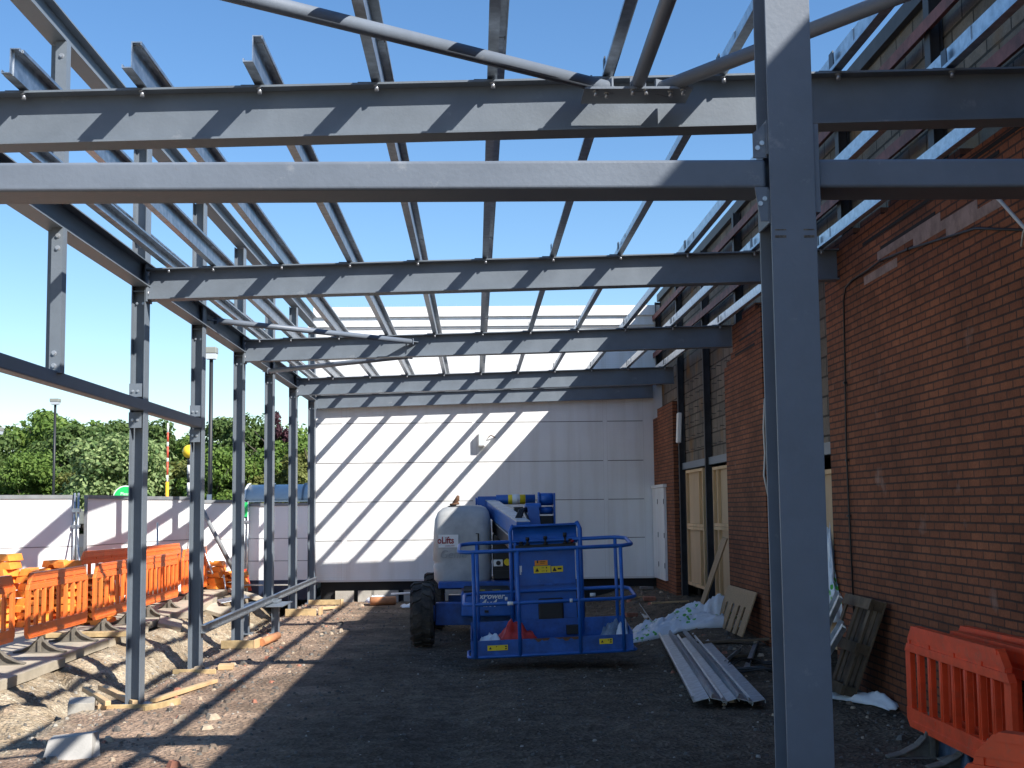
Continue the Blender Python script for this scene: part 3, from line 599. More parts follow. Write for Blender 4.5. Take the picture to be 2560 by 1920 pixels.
# near column + rhs beams
XN0, XN1, YN0, YN1 = 1.1821, 1.362, 5.116, 5.336
root = empty('near_column', (1.27, 5.22, 0), 'large grey steel column in the right foreground crossing the full height', 'column')
b = MB(); b.ibeam((1.272, (YN0+YN1)/2, -.2), (1.272, (YN0+YN1)/2, 4.0), (1, 0, 0), (0, 1, 0), .18, .22, .013, .009); b.build('shaft', 'steel_near', root, bevel=.0015)
b = MB()
for z0, z1 in ((3.10, 3.24), (2.82, 2.955)):
    b.add([(XN0-.004, YN0+.02, z0), (XN0-.004, YN1, z0), (XN0-.004, YN1, z1), (XN0-.004, YN0+.02, z1), (XN0+.004, YN0+.02, z0), (XN0+.004, YN1, z0), (XN0+.004, YN1, z1), (XN0+.004, YN0+.02, z1)], [(0, 1, 2, 3), (7, 6, 5, 4), (0, 4, 5, 1), (1, 5, 6, 2), (2, 6, 7, 3), (3, 7, 4, 0)])
b.hexa([(XN0-.055, YN0+.04, 3.09), (XN0, YN0+.04, 3.09), (XN0, YN0+.05, 3.09), (XN0-.055, YN0+.05, 3.09), (XN0-.055, YN0+.04, 3.19), (XN0, YN0+.04, 3.235), (XN0, YN0+.05, 3.235), (XN0-.055, YN0+.05, 3.19)])
b.hexa([(XN0-.035, YN0+.03, 2.83), (XN0, YN0+.03, 2.83), (XN0, YN0+.04, 2.83), (XN0-.035, YN0+.04, 2.83), (XN0-.055, YN0+.03, 2.967), (XN0, YN0+.03, 2.967), (XN0, YN0+.04, 2.967), (XN0-.055, YN0+.04, 2.967)])
b.box(XN1+.002, XN1+.022, YN0+.01, YN1-.02, 2.86, 3.22)
b.build('cleat', 'steel_near', root)
bolts([(XN0-.038, YN0+.04, 3.13), (XN0-.02, YN0+.04, 3.15), (XN0-.035, YN0+.03, 2.90), (XN0-.017, YN0+.03, 2.92)], (0, -1, 0), .0065, .005).build('bolt', 'galv', root)
b = MB()
for x0, x1 in ((1.195, 1.24), (1.31, 1.352)):
    b.box(x0, x1, YN0-.0012, YN0, 2.755, 2.765); b.box(x0, x1, YN0-.0012, YN0, 2.785, 2.79)
M['scuff'] = mat('brown_scuff_marks', (.13, .11, .09), .8, 0, .5, 60); b.build('scuff_mark', 'scuff', root)
for x0, x1, lab in ((-3.0, XN0-.006, 'near horizontal grey box beam left of the foreground column'), (XN1+.024, XF-.005, 'near horizontal grey box beam right of the foreground column')):
    b = MB(); b.box(x0, x1, 5.155, 5.385, 2.966, 3.084); tag(b.build('box_beam', 'steel_near', bevel=.014, seg=4), lab, 'beam', 'near box beams')

# shuttering, timbers around column feet
def piece(name, c, size, rz, m, label, cat, rx=0, ry=0, bevel=.004, group=None):
    b = MB(); b.obox(c, size, rz, rx, ry); return tag(b.build(name, m, bevel=bevel), label, cat, group)
Gt = 'timber pieces around the column feet'
piece('shutter_board', (-3.02, 11.80, .015), (.46, .02, .05), .02, 'shutter', 'yellow shuttering board across the foot of the nearest left column', 'board', group=Gt)
piece('shutter_board', (-2.76, 11.86, .02), (.03, .55, .06), -.35, 'shutter', 'yellow shuttering board pointing away right of the nearest column foot', 'board', group=Gt)
piece('timber_batten', (-3.32, 12.5, .03), (.06, 1.3, .05), .50, 'timber', 'pale batten lying left of the nearest column foot beside the trench', 'batten', group=Gt)
piece('timber_batten', (-3.42, 12.15, .07), (.05, 1.1, .045), .46, 'timber', 'pale batten with square notches near the nearest column foot', 'batten', group=Gt)
piece('timber_batten', (-2.75, 12.75, .03), (.06, 1.35, .035), -.22, 'timber', 'long pale batten lying right of the nearest column towards the second', 'batten', group=Gt)
piece('wood_offcut', (-3.25, 11.75, .03), (.07, .1, .05), .2, 'timber', 'small square wood offcut just left of the nearest column foot', 'offcut', group=Gt)
piece('concrete_pier', (-3.47, 11.9, .02), (.22, .42, .10), .25, 'concrete', 'grey concrete kerb lump left of the nearest column foot', 'concrete', group=Gt)
piece('shutter_board', (-3.0, 14.33, .015), (.46, .03, .05), -.05, 'shutter', 'yellow shuttering board across the foot of the second column', 'board', group=Gt)
piece('shutter_board', (-2.72, 14.62, .03), (.16, .2, .05), .1, 'timber', 'pale shuttering block right of the second column foot', 'board', group=Gt)
piece('shutter_board', (-2.98, 16.80, .05), (.42, .03, .10), -.02, 'shutter', 'shuttering board across the foot of the third column', 'board', group=Gt)
piece('shutter_board', (-2.76, 16.95, .05), (.03, .35, .11), -.05, 'timber', 'short shuttering board end right of the third column foot', 'board', group=Gt)
piece('shutter_board', (-2.85, 21.75, .06), (.5, .03, .12), -.05, 'shutter', 'shuttering board across the foot of the fifth column', 'board', group=Gt)
piece('shutter_board', (-2.55, 21.95, .07), (.04, .3, .12), .0, 'timber', 'shuttering board end right of the fifth column foot', 'board', group=Gt)
piece('shutter_board', (-2.72, 24.1, .06), (.6, .03, .09), .03, 'shutter', 'shuttering board at the foot of the last column', 'board', group=Gt)
piece('wood_offcut', (-2.38, 23.7, .06), (.05, .05, .16), .3, 'timber', 'small upright wood peg right of the last column foot', 'offcut', group=Gt)
piece('wood_offcut', (-2.5, 22.9, .05), (.35, .12, .04), .6, 'timber', 'wood offcut lying between the fifth and last column feet', 'offcut', group=Gt)
# folded corners: excavated timber & slabs near left
piece('pale_offcut', (-5.33, 15.0, .135), (.20, .5, .06), .55, 'timber', 'pale sawn timber end lying on the pavement at far left', 'timber')
piece('scaffold_board', (-4.98, 17.45, .145), (1.25, .2, .06), .05, 'oldwood' if 0 else 'shutter', 'long brown scaffold board lying under the barriers on the pavement', 'board')
# concrete block lower left
root = MB(); root.add([(-3.02, 9.42, -.02), (-2.70, 9.50, -.02), (-2.66, 9.60, .0), (-3.02, 9.50, .0),
                       (-3.01, 9.53, .12), (-2.73, 9.62, .15), (-2.73, 9.80, .14), (-3.04, 9.74, .12)], [(3, 2, 1, 0), (4, 5, 6, 7), (0, 1, 5, 4), (1, 2, 6, 5), (2, 3, 7, 6), (3, 0, 4, 7)])
tag(root.build('concrete_block', 'stone', bevel=.006), 'tilted pale concrete block lying on the sunlit dirt at lower left', 'block')
# clay pipe pieces
b = MB(); b.tube([(-2.72, 17.0, .05), (-2.62, 17.7, .07)], .05, 12); tag(b.build('clay_pipe', 'clay'), 'broken orange clay pipe lying right of the third column foot', 'pipe', 'clay pipes')
b = MB(); b.tube([(-1.9, 23.95, .08), (-1.45, 24.05, .08)], .075, 14); tag(b.build('clay_pipe', 'clay'), 'short orange clay pipe lying under the white wall at left', 'pipe', 'clay pipes')

# crumpled sheets / bags
def crumple(name, cx, cy, z0, lx, ly, h, rz, m, label, cat, seed=1, n=34, parent=None, peaks=None, base=None):
    v = []; ny_ = max(10, int(n*ly/lx)); c, s = math.cos(rz), math.sin(rz)
    for jy in range(ny_+1):
        for ix in range(n+1):
            u, t = ix/n*2-1, jy/ny_*2-1; rr = max(abs(u), abs(t))
            e = 1+.12*noise.noise(Vector((u*2+seed, t*2, seed)))
            X, Y = u*lx/2*e, t*ly/2*e
            env = (1-u**4)*(1-t**4)
            hh = h*(env**.6)*(.55+.55*noise.noise(Vector((u*2.4+seed*3, t*2.0, seed)))+.42*abs(noise.noise(Vector((u*6+seed, t*5, 4))))+.22*abs(noise.noise(Vector((u*13+seed, t*9, 7)))))
            if peaks:
                for (pu, pt, ph, pw) in peaks: hh += ph*math.exp(-((u-pu)**2+(t-pt)**2)/pw**2)*(.85+.4*noise.noise(Vector((u*2.6, t*2.6, seed))))
            wx, wy = cx+c*X-s*Y, cy+s*X+c*Y; zb = base if base is not None else zg(wx, wy)
            v.append((wx, wy, zb+z0+hh))
    W = n+1; b = MB(); b.v = v; b.f = [(j_*W+i, j_*W+i+1, (j_+1)*W+i+1, (j_+1)*W+i) for j_ in range(ny_) for i in range(n)]; b.m = [0]*len(b.f); b.s = [True]*len(b.f)
    o = b.build(name, m, parent)
    sm_ = o.modifiers.new('solid', 'SOLIDIFY'); sm_.thickness = .004
    return tag(o, label, cat) if label else o
def sheetprint():
    m = mat('white_sheet_green_print', (.66, .71, .76), .32, 0, .06, 6, .35, 18)
    n = m.node_tree.nodes; l = m.node_tree.links; p = n['Principled BSDF']; tc = n.new('ShaderNodeTexCoord')
    t = n.new('ShaderNodeTexNoise'); t.inputs['Scale'].default_value = 3.2; t.inputs['Detail'].default_value = 2; l.new(tc.outputs['Object'], t.inputs[0])
    t2 = n.new('ShaderNodeTexVoronoi'); t2.inputs['Scale'].default_value = 16; l.new(tc.outputs['Object'], t2.inputs[0])
    a = n.new('ShaderNodeMath'); a.operation = 'MULTIPLY'; r1 = n.new('ShaderNodeMath'); r1.operation = 'GREATER_THAN'; r1.inputs[1].default_value = .53; r2_ = n.new('ShaderNodeMath'); r2_.operation = 'LESS_THAN'; r2_.inputs[1].default_value = .42
    l.new(t.outputs[0], r1.inputs[0]); l.new(t2.outputs['Distance'], r2_.inputs[0]); l.new(r1.outputs[0], a.inputs[0]); l.new(r2_.outputs[0], a.inputs[1])
    mx = n.new('ShaderNodeMix'); mx.data_type = 'RGBA'; l.new(a.outputs[0], mx.inputs[0]); src = p.inputs['Base Color'].links[0].from_socket; l.new(src, mx.inputs[6]); mx.inputs[7].default_value = (.09, .42, .05, 1); l.new(mx.outputs[2], p.inputs['Base Color'])
    return m
M['sheetp'] = sheetprint()
crumple('plastic_sheet', 2.72, 17.35, .0, 1.5, .95, .20, .02, 'sheetp', 'large crumpled white plastic sheet with green printing beside the platform', 'plastic sheet', 3, 60, peaks=[(.62, .1, .26, .2), (.93, .2, .25, .1), (.3, .2, .1, .3)])
crumple('plastic_bag', 3.12, 11.15, .01, 1.05, .17, .07, 2.05, 'sheet', 'thin roll of white plastic lying by the brick wall behind the red barriers', 'plastic', 5, 30, peaks=[(-.7, 0, .05, .4)])
crumple('white_rubbish', -1.05, 23.6, 0, .55, .35, .08, .1, 'sheet', 'crumpled white plastic rubbish on the ground under the white wall', 'rubbish', 8, 24)
crumple('grey_rubbish', -1.75, 24.2, .05, .5, .3, .12, .3, 'sheet', 'pale crumpled sheet behind the clay pipe under the white wall', 'rubbish', 12, 20)
crumple('hanging_sheet', 3.42, 12.75, .55, .25, 1.0, 1.05, 0, 'sheetp', 'white plastic sheet piled up in the opening behind the near column', 'plastic sheet', 15, 24)
b = MB(); b.tube([(-1.55, 24.3, .18), (-.95, 24.2, .20)], .02, 6); tag(b.build('white_tube', 'white'), 'white plastic tube lying on rubbish under the white wall', 'tube')

# galvanised purlin lengths on the ground
gl = ['leftmost galvanised length of the fanned bundle lying on the ground', 'second from left galvanised length in the ground bundle', 'middle galvanised length in the ground bundle', 'fourth galvanised length in the ground bundle', 'rightmost galvanised length of the ground bundle']
for i in range(5):
    xa, ya = 1.93+.105*i+(.0 if i else -.03), 11.35-.06*(i % 2)-.03*i; xb, yb = 2.36+.10*i, 16.75-.12*(i % 3)
    z = .045+.012*(i % 2)
    b = MB(); dd = Vector((xb-xa, yb-ya, 0)).normalized(); sx = Vector((dd.y, -dd.x, 0)); ez = Vector((0, 0, 1)); t = (.25, -.2, .3, -.25, .2)[i]
    e1 = sx*math.cos(t)+ez*math.sin(t); e2 = ez*math.cos(t)-sx*math.sin(t)
    prof = [(-.07, -.003), (.064, -.003), (.064, -.03), (.07, -.03), (.07, .003), (-.064, .003), (-.064, .04), (-.05, .045), (-.05, .05), (-.07, .046)]
    b.sweep(prof[::-1], (xa, ya, z+.02), (xb, yb, z+.05), e1, e2); tag(b.build('galvanised_length', 'galv'), gl[i], 'steel length', 'galvanised lengths lying on the ground')
for i, (p0, p1, lab) in enumerate((((2.75, 13.6, .06), (3.25, 15.5, .10), 'galvanised angle lying behind the near column'), ((2.55, 13.9, .06), (2.95, 15.0, .08), 'shorter galvanised channel by the near column foot'), ((2.4, 18.5, .1), (2.6, 21.5, .12), 'long thin galvanised strip lying beyond the white sheet'))):
    b = MB(); d = (Vector(p1)-Vector(p0)).normalized(); sx = Vector((d.y, -d.x, 0)); b.sweep([(-.03, 0), (.03, 0), (.03, .04), (.027, .04), (.027, .003), (-.03, .003)], p0, p1, sx, (0, 0, 1)); tag(b.build('galvanised_strip', 'galv'), lab, 'strip')
# leaning galvanised channels by the pallet
for i, (y0, lab) in enumerate(((11.5, 'upper galvanised channel leaning on the wall left of the pallet'), (11.2, 'lower galvanised channel leaning left of the pallet'))):
    b = MB(); p0 = Vector((2.72-.04*i, y0, .02)); p1 = Vector((3.10-.06*i, y0-.25, .93-.22*i)); d = (p1-p0).normalized(); e1 = Vector((0, 1, 0)).cross(d).normalized(); e2 = d.cross(e1)
    b.sweep([(0, -.09), (0, .09), (.04, .09), (.04, .085), (.005, .085), (.005, .03), (.025, .02), (.025, -.02), (.005, -.03), (.005, -.085), (.04, -.085), (.04, -.09)], p0, p1, -e1, e2); tag(b.build('leaning_channel', 'galv'), lab, 'channel', 'leaning galvanised channels')
# pallet
pr = empty('wooden_pallet', (3.2, 11.4, .1), 'dark old wooden pallet leaning on the brick wall behind the near column', 'pallet')
O = Vector((3.13, 11.04, .10)); U = Vector((0, .76, 0)); V = Vector((.21, -.28, .80)); W_ = U.cross(V).normalized(); 
if W_.x > 0: W_ = -W_
def pb(mb, u0, u1, v0, v1, w0, w1):
    f = lambda u, v, w_: O+U*u+V*v+W_*w_
    mb.hexa([f(u0, v0, w0), f(u1, v0, w0), f(u1, v1, w0), f(u0, v1, w0), f(u0, v0, w1), f(u1, v0, w1), f(u1, v1, w1), f(u0, v1, w1)])
for v0 in (0, .44, .89):
    b = MB(); pb(b, 0, 1, v0, v0+.11, .116, .134); b.build('cross_board', 'oldwood', pr, bevel=.003)
for u0 in (0, .45, .90):
    b = MB(); pb(b, u0, u0+.10, 0, 1, .098, .114); b.build('base_board', 'oldwood', pr, bevel=.003)
for k in range(6):
    b = MB(); pb(b, k*.172, k*.172+.14, 0, 1, 0, .016); b.build('deck_board', 'oldwood', pr, bevel=.003)
for u0 in (0, .45, .9):
    for v0 in (0, .44, .89): b = MB(); pb(b, u0+.005, u0+.095, v0+.005, v0+.105, .018, .096); b.build('spacer_block', 'oldwood', pr, bevel=.003)
# chipboard pieces
b = MB(); b.hexa([(3.12, 18.9, .18), (3.12, 18.6, .18), (3.14, 18.6, .18), (3.14, 18.9, .18), (3.34, 17.95, 1.28), (3.34, 17.6, 1.27), (3.36, 17.6, 1.27), (3.36, 17.95, 1.28)]); tag(b.build('chipboard_plank', 'osb'), 'tall narrow chipboard plank leaning against the framed panel', 'board')
b = MB(); P0 = Vector((3.12, 17.35, .15)); Uo = Vector((.03, -1.6, 0)); Vo = Vector((.19, 0, .52)); Wo = Uo.cross(Vo).normalized()*.015
def ob(u0, u1, v0, v1):
    f = lambda u, v, w_: P0+Uo*u+Vo*v+Wo*w_
    b.hexa([f(u0, v0, 0), f(u1, v0, 0), f(u1, v1, 0), f(u0, v1, 0), f(u0, v0, 1), f(u1, v0, 1), f(u1, v1, 1), f(u0, v1, 1)])
ob(0, 1, .62, 1)
for u0, u1 in ((0, .14), (.20, .36), (.43, .58), (.65, .76), (.83, 1)): ob(u0, u1, 0, .62)
tag(b.build('notched_board', 'osb'), 'wide chipboard sheet with cut notches leaning on the brick pier', 'board')
# far-right debris
rnd = random.Random(9)
dl = [('broken_plank', 'oldwood', (.5, .08, .03), 'dark plank lying under the white wall at right'), ('broken_plank', 'timber', (.45, .05, .03), 'pale batten among the rubble near the white side door'), ('broken_plank', 'oldwood', (.8, .10, .03), 'dark plank behind the galvanised bundle on the ground'),
      ('broken_plank', 'timber', (.6, .05, .03), 'pale batten lying below the far framed panel'), ('metal_offcut', 'galv', (.25, .06, .05), 'bent galvanised offcut at the foot of the white wall'), ('broken_plank', 'oldwood', (1.0, .12, .03), 'dark board lying right of the galvanised bundle'), ('brick_rubble', 'st4', (.2, .1, .06), 'loose red brick near the far opening'), ('brick_rubble', 'st4', (.18, .1, .06), 'loose red brick beyond the white sheet')]
dp = [(2.2, 23.6), (2.7, 22.5), (2.75, 14.6), (3.0, 20.6), (3.1, 24.2), (3.0, 15.6), (2.8, 21.5), (2.3, 19.8)]
for (nm, mm, sz, lab), (x, y) in zip(dl, dp): piece(nm, (x, y, zg(x, y)+sz[2]/2+.01), sz, rnd.uniform(-.6, .6), mm, lab, nm.split('_')[1] if nm != 'brick_rubble' else 'brick', rnd.uniform(-.1, .1), rnd.uniform(-.1, .1))
b = MB(); P = []
for k in range(60):
    a = k*.42; P.append((2.9+.28*math.cos(a)*(1+.3*math.sin(k*.9)), 13.5+.45*math.sin(a)*(1+.2*math.cos(k*.7)), .09+.03*math.sin(k*1.3)))
b.tube(P, .009, 6); tag(b.build('coiled_cable', 'blackcable'), 'tangled black cable coil on the ground beside the near column', 'cable')

# ------------------------------------------------------------------ plastic barriers
def make_barrier(L, H=.73, m='orange', bars=8, zb=.2, label='', z0=.1, feet=(.22, .78)):
    """local: along +X from 0..L, facing Y, base z=0 at foot contact; panel from zb"""
    root = empty('plastic_barrier', (0, 0, 0), label, 'barrier')
    T = .045; c = .24; B = MB(); zt = zb+H
    def poly(P, t): # polygon in x,z extruded in y
        n = len(P); B.add([(x, -t/2, z) for x, z in P]+[(x, t/2, z) for x, z in P], [tuple(range(n)), tuple(range(n, 2*n))[::-1]]+[((i+1) % n, i, n+i, n+(i+1) % n) for i in range(n)])
    h1 = zb+H*.745
    cx = lambda z: c*.55*max(0, (z-(zt-.18))/.18) # chamfer inset
    # top cap strip, recess strip, lower strip of the head
    poly([(0, h1), (L, h1), (L, zt-.18), (L-cx(zt-.125), zt-.125), (cx(zt-.125), zt-.125), (0, zt-.18)], T)
    poly([(cx(zt-.105), zt-.1245), (L-cx(zt-.105), zt-.1245), (L-cx(zt-.09), zt-.0955), (cx(zt-.09), zt-.0955)], T*.6)
    nS = 3; xs_ = [cx(zt-.09)]+[L*(q+1)/(nS+1) for q in range(nS)]+[L-cx(zt-.09)]
    for q in range(nS+2): poly([(xs_[q]-.04 if q else xs_[q], zt-.124), (xs_[q]+.04 if q <= nS else xs_[q], zt-.124), (xs_[q]+.04 if q <= nS else xs_[q], zt-.096), (xs_[q]-.04 if q else xs_[q], zt-.096)], T*.97)
    poly([(cx(zt-.095), zt-.095), (L-cx(zt-.095), zt-.095), (L-c*.55-.01, zt-.012), (L-c*.55-.04, zt), (c*.55+.04, zt), (c*.55+.01, zt-.012)], T)
    poly([(c*.55+.03, zt-.03), (L-c*.55-.03, zt-.03), (L-c*.55-.04, zt+.004), (c*.55+.04, zt+.004)], T*1.35)
    # bottom
    h0 = zb+H*.19
    poly([(.06, zb), (L-.06, zb), (L, zb+.05), (L, h0), (0, h0), (0, zb+.05)], T)
    poly([(.12, zb+.02), (L-.12, zb+.02), (L-.12, zb+.05), (.12, zb+.05)], T*1.3)
    # bars
    for q in range(bars+1):
        x = .05+(L-.10)*q/bars; wd = .05 if q in (0, bars) else .028
        B.box(x-wd, x+wd, -T*.40, T*.40, h0-.01, h1+.01)
        if q not in (0, bars): B.tube([(x, -T*.40, h0), (x, -T*.40, h1)], .012, 6)
    # raised pads
    for x in (L*.25, L*.72): B.box(x-.12, x+.12, -T*.58, T*.58, h0-.045, h0-.015)
    B.build('panel', m, root, bevel=.007)
    for f in feet:
        x = f*L; F_ = MB(); z = 0
        prof = [(-.30, 0), (.30, 0), (.30, .012), (.20, .035), (.10, .085), (.045, .14), (.025, .185), (-.025, .185), (-.045, .14), (-.10, .085), (-.20, .035), (-.30, .012)]
        F_.sweep(prof, (x-.016, 0, 0), (x+.016, 0, 0), (0, 1, 0), (0, 0, 1))
        for sg_ in (-1, 1):
            for q in range(3):
                (a0, c0), (a1, c1) = ((.30, .012), (.20, .035), (.10, .085), (.045, .14))[q:q+2]; F_.hexa([(x-.05, sg_*a0, c0-.008), (x+.05, sg_*a0, c0-.008), (x+.05, sg_*a1, c1-.008), (x-.05, sg_*a1, c1-.008), (x-.05, sg_*a0, c0+.006), (x+.05, sg_*a0, c0+.006), (x+.05, sg_*a1, c1+.006), (x-.05, sg_*a1, c1+.006)])
        F_.box(x-.045, x+.045, -.02, .02, .01, .15)
        F_.box(x-.06, x+.06, -.29, .29, 0, .012); F_.box(x-.012, x+.012, -.01, .01, .19, .30)
        F_.build('foot', 'foot', root, bevel=.005)
    return root
def put(o, x, y, z, rz, label=None, group=None, tilt=0):
    o.location = (x, y, z); o.rotation_euler = (tilt, 0, rz)
    if label: o['label'] = label
    if group: o['group'] = group
    return o
GB = 'orange plastic barriers along the pavement'
A0 = make_barrier(2.3)
spots = [(-5.06, 15.16, .10, R(90), 'complete orange barrier left of the nearest column, second from the left edge'), (-5.10, 12.68, .10, R(91), 'orange barrier cut by the left edge of the view'),
         (-5.03, 17.68, .10, R(90), 'orange barrier passing behind the nearest left column'), (-5.03, 20.1, .10, R(89), 'orange barrier between the first and second left columns'),
         (-4.93, 22.5, .14, R(91.5), 'orange barrier behind the second left column, farthest in the front row'),
         (-5.72, 19.4, .22, R(83), 'orange barrier of the rear row, its top showing left of the nearest column'), (-5.40, 21.8, .22, R(88), 'orange barrier of the rear row, its top showing right of the nearest column')]
for i, (x, y, z, rz, lab) in enumerate(spots):
    o = A0 if i == 0 else copy_tree(A0); put(o, x, y, z, rz, lab, GB)
GR = 'red orange barriers by the brick wall'
B0 = make_barrier(1.85, .70, 'red_or', 8, .15)
put(B0, 3.05, 9.40, .0, R(-90), 'near red orange barrier standing along the brick wall at right', GR)
put(copy_tree(B0), 3.30, 9.15, .02, R(-88), 'red orange barrier tight behind the others against the brick wall', GR)
put(copy_tree(B0), 1.80, 4.98, .02, R(-52), 'red orange barrier at the lower right corner, only its top showing', GR)
put(copy_tree(B0), 3.19, 9.02, .0, R(-89.5), 'red orange barrier sandwiched between the near one and the wall', GR)
crumple('blue_plastic', 3.17, 8.9, 0, .16, .8, .22, 0, 'bluewrap', 'blue grey plastic wrapping stuffed between the red barriers', 'plastic', 4, 14)

# orange blocks in stacks
def make_block(L, W_b, H):
    B = MB(); a = L/2
    P = [(-a, 0), (-a*.45, 0), (-a*.36, H*.4), (a*.0, H*.4), (a*.08, 0), (a, 0), (a*.86, H), (a*.3, H), (a*.24, H*.72), (-a*.2, H*.72), (-a*.26, H), (-a*.86, H)]
    B.sweep(P, (0, -W_b/2, 0), (0, W_b/2, 0), (1, 0, 0), (0, 0, 1)); o = B.build('orange_block', 'orange2', bevel=.006)
    return o
blk = make_block(.46, .34, .10); bi = 0; rnd = random.Random(21)
rows = ['bottom', 'second', 'third', 'fourth', 'fifth', 'sixth', 'seventh', 'eighth', 'ninth', 'top']
def stack(cx, cy, z0, n, cols, dx, where, grp):
    global bi
    for c_ in range(cols):
        for r_ in range(n-(c_ % 2)*2 if cols > 1 else n):
            o = blk if bi == 0 else blk.copy()
            if bi: col.objects.link(o)
            bi += 1
            o.location = (cx+c_*dx+rnd.uniform(-.03, .03), cy+rnd.uniform(-.05, .05)+c_*.1, z0+r_*.104); o.rotation_euler = (rnd.uniform(-.03, .03), rnd.uniform(-.03, .03), rnd.uniform(-.25, .25)+R(-15))
            last = (n-(c_ % 2)*2 if cols > 1 else n)-1
            tag(o, '%s orange block, %s pile of the %s' % ('topmost' if r_ == last else ('lowest' if r_ == 0 else rows[r_]), 'left' if c_ == 0 else 'right', where), 'block', grp)
stack(-6.78, 19.2, .1, 10, 2, .48, 'stack at the left edge', 'orange blocks stacked at the left edge')
stack(-5.98, 19.4, .1, 9, 2, .48, 'stack behind the second orange barrier', 'orange blocks stacked behind the barriers')
stack(-4.93, 25.0, .28, 5, 2, .42, 'far stack between second and third columns', 'orange blocks stacked by the hoarding')

# ------------------------------------------------------------------ hoarding
HP = [((-7.9, 19.4), (-6.27, 20.85), 'white hoarding panel at the left edge, with a vertical column shadow'), ((-6.12, 20.95), (-5.86, 22.85), 'white hoarding panel just left of the nearest column'), ((-5.86, 23.2), (-5.30, 24.95), 'white hoarding panel between the first and second columns'),
      ((-5.27, 25.25), (-4.45, 25.95), 'white hoarding panel behind the crossed props'), ((-4.42, 25.9), (-3.05, 25.8), 'white hoarding panel joining the white building, above a dark blue skirting')]
for i, (a, b_, lab) in enumerate(HP):
    a, b_ = Vector((*a, 0)), Vector((*b_, 0)); u = (b_-a).normalized(); nrm = Vector((u.y, -u.x, 0)); zt = 1.99 if i < 3 else (1.93 if i == 3 else 1.86); zb = .1 if i < 2 else .27
    root = empty('site_hoarding', (a+b_)/2, lab, 'hoarding', 'white site hoarding'); th = .03
    def q(s0, s1, z0, z1, d0, d1, mb):
        p = [a+u*s0+nrm*d0, a+u*s1+nrm*d0, a+u*s1+nrm*d1, a+u*s0+nrm*d1]
        mb.hexa([(v.x, v.y, z0) for v in p]+[(v.x, v.y, z1) for v in p])
    Ln = (b_-a).length; zj = 1.19 if i < 3 else 1.17
    m1 = MB(); q(.02, Ln-.02, zb if i < 4 else .38, zt-.06, 0, th, m1); m1.build('sheet', 'hoard', root)
    m2 = MB(); q(0, Ln, zt-.059, zt, -.02, th+.02, m2); q(-.0, .018, zb, zt-.06, -.01, th+.01, m2); q(Ln-.018, Ln, zb, zt-.06, -.01, th+.01, m2); q(.02, Ln-.02, zj, zj+.012, th, th+.004, m2)
    if i > 2: q(.02, Ln-.02, .74, .752, th, th+.004, m2)
    m2.build('frame', 'hoardpost', root)
    if i == 4:
        m3 = MB(); q(.02, Ln-.02, .0, .375, 0, th, m3); m3.build('skirting', 'navy', root)
gp = 'hoarding posts'
for i, (x, y, z1, lab) in enumerate(((-6.20, 20.78, 2.02, 'galvanised hoarding post with clamps left of the nearest column'), (-5.83, 22.9, 2.0, 'galvanised hoarding post hidden behind the nearest column'), (-5.26, 24.95, 1.95, 'dark hoarding corner post right of the second column'), (-4.43, 25.75, 1.9, 'hoarding post with green tape right of the third column'))):
    r = empty('hoarding_post', (x, y, .1), lab, 'post', gp); b = MB(); b.cyl((x-.03, y, .05), (x-.03, y, z1), .018, 10); b.cyl((x+.03, y, .05), (x+.03, y, z1), .018, 10); b.build('pole', 'galv' if i != 2 else 'hoardpost', r)
    b = MB(); b.box(x-.06, x+.06, y-.03, y+.03, 1.72, 1.78); b.box(x-.06, x+.06, y-.03, y+.03, 1.48, 1.53); b.build('clamp', 'galv', r)
    if i == 3: b = MB(); b.box(x-.032, x+.032, y-.04, y+.04, 1.60, 1.88); b.build('green_tape', 'greensign', r)
for i, (p0, p1, m_, rr, lab) in enumerate((((-6.18, 20.7, 1.52), (-5.85, 20.0, .5), 'galv', .016, 'thin prop leaning on the hoarding post left of the nearest column'), ((-5.45, 22.9, 1.52), (-5.3, 22.3, .4), 'galv', .016, 'thin prop sloping down behind the first column'),
        ((-5.24, 24.75, 1.55), (-4.72, 24.0, .6), 'galv', .018, 'bright steel prop sloping over the far orange blocks'), ((-5.18, 24.9, 1.9), (-4.45, 24.9, .5), 'hoardpost', .05, 'thick dark diagonal prop behind the third column'), ((-5.16, 25.2, 1.85), (-5.16, 25.1, .3), 'hoardpost', .045, 'upright dark timber prop behind the thick diagonal'), ((-4.6, 24.4, .55), (-4.5, 24.1, .3), 'galv', .015, 'short bright prop foot leaning on the far orange blocks'))):
    b = MB(); b.cyl(p0, p1, rr, 8 if rr < .03 else 4); tag(b.build('hoarding_prop', m_), lab, 'prop', 'props bracing the hoarding')
b = MB(); b.obox((-4.30, 25.2, .42), (.06, .02, .42), 0, 0, -.25); tag(b.build('warning_tape_post', 'paintred'), 'small red and white marker leaning at the foot of the hoarding', 'marker')
piece('navy_board', (-3.75, 24.9, .34), (1.1, .25, .02), -.1, 'concrete', 'flat board resting by the dark blue skirting', 'board')
piece('blue_sheet_offcut', (-4.15, 22.9, .22), (.5, .35, .015), .4, 'galv', 'shiny metal sheet lying on the broken slabs', 'sheet', .1, -.15)

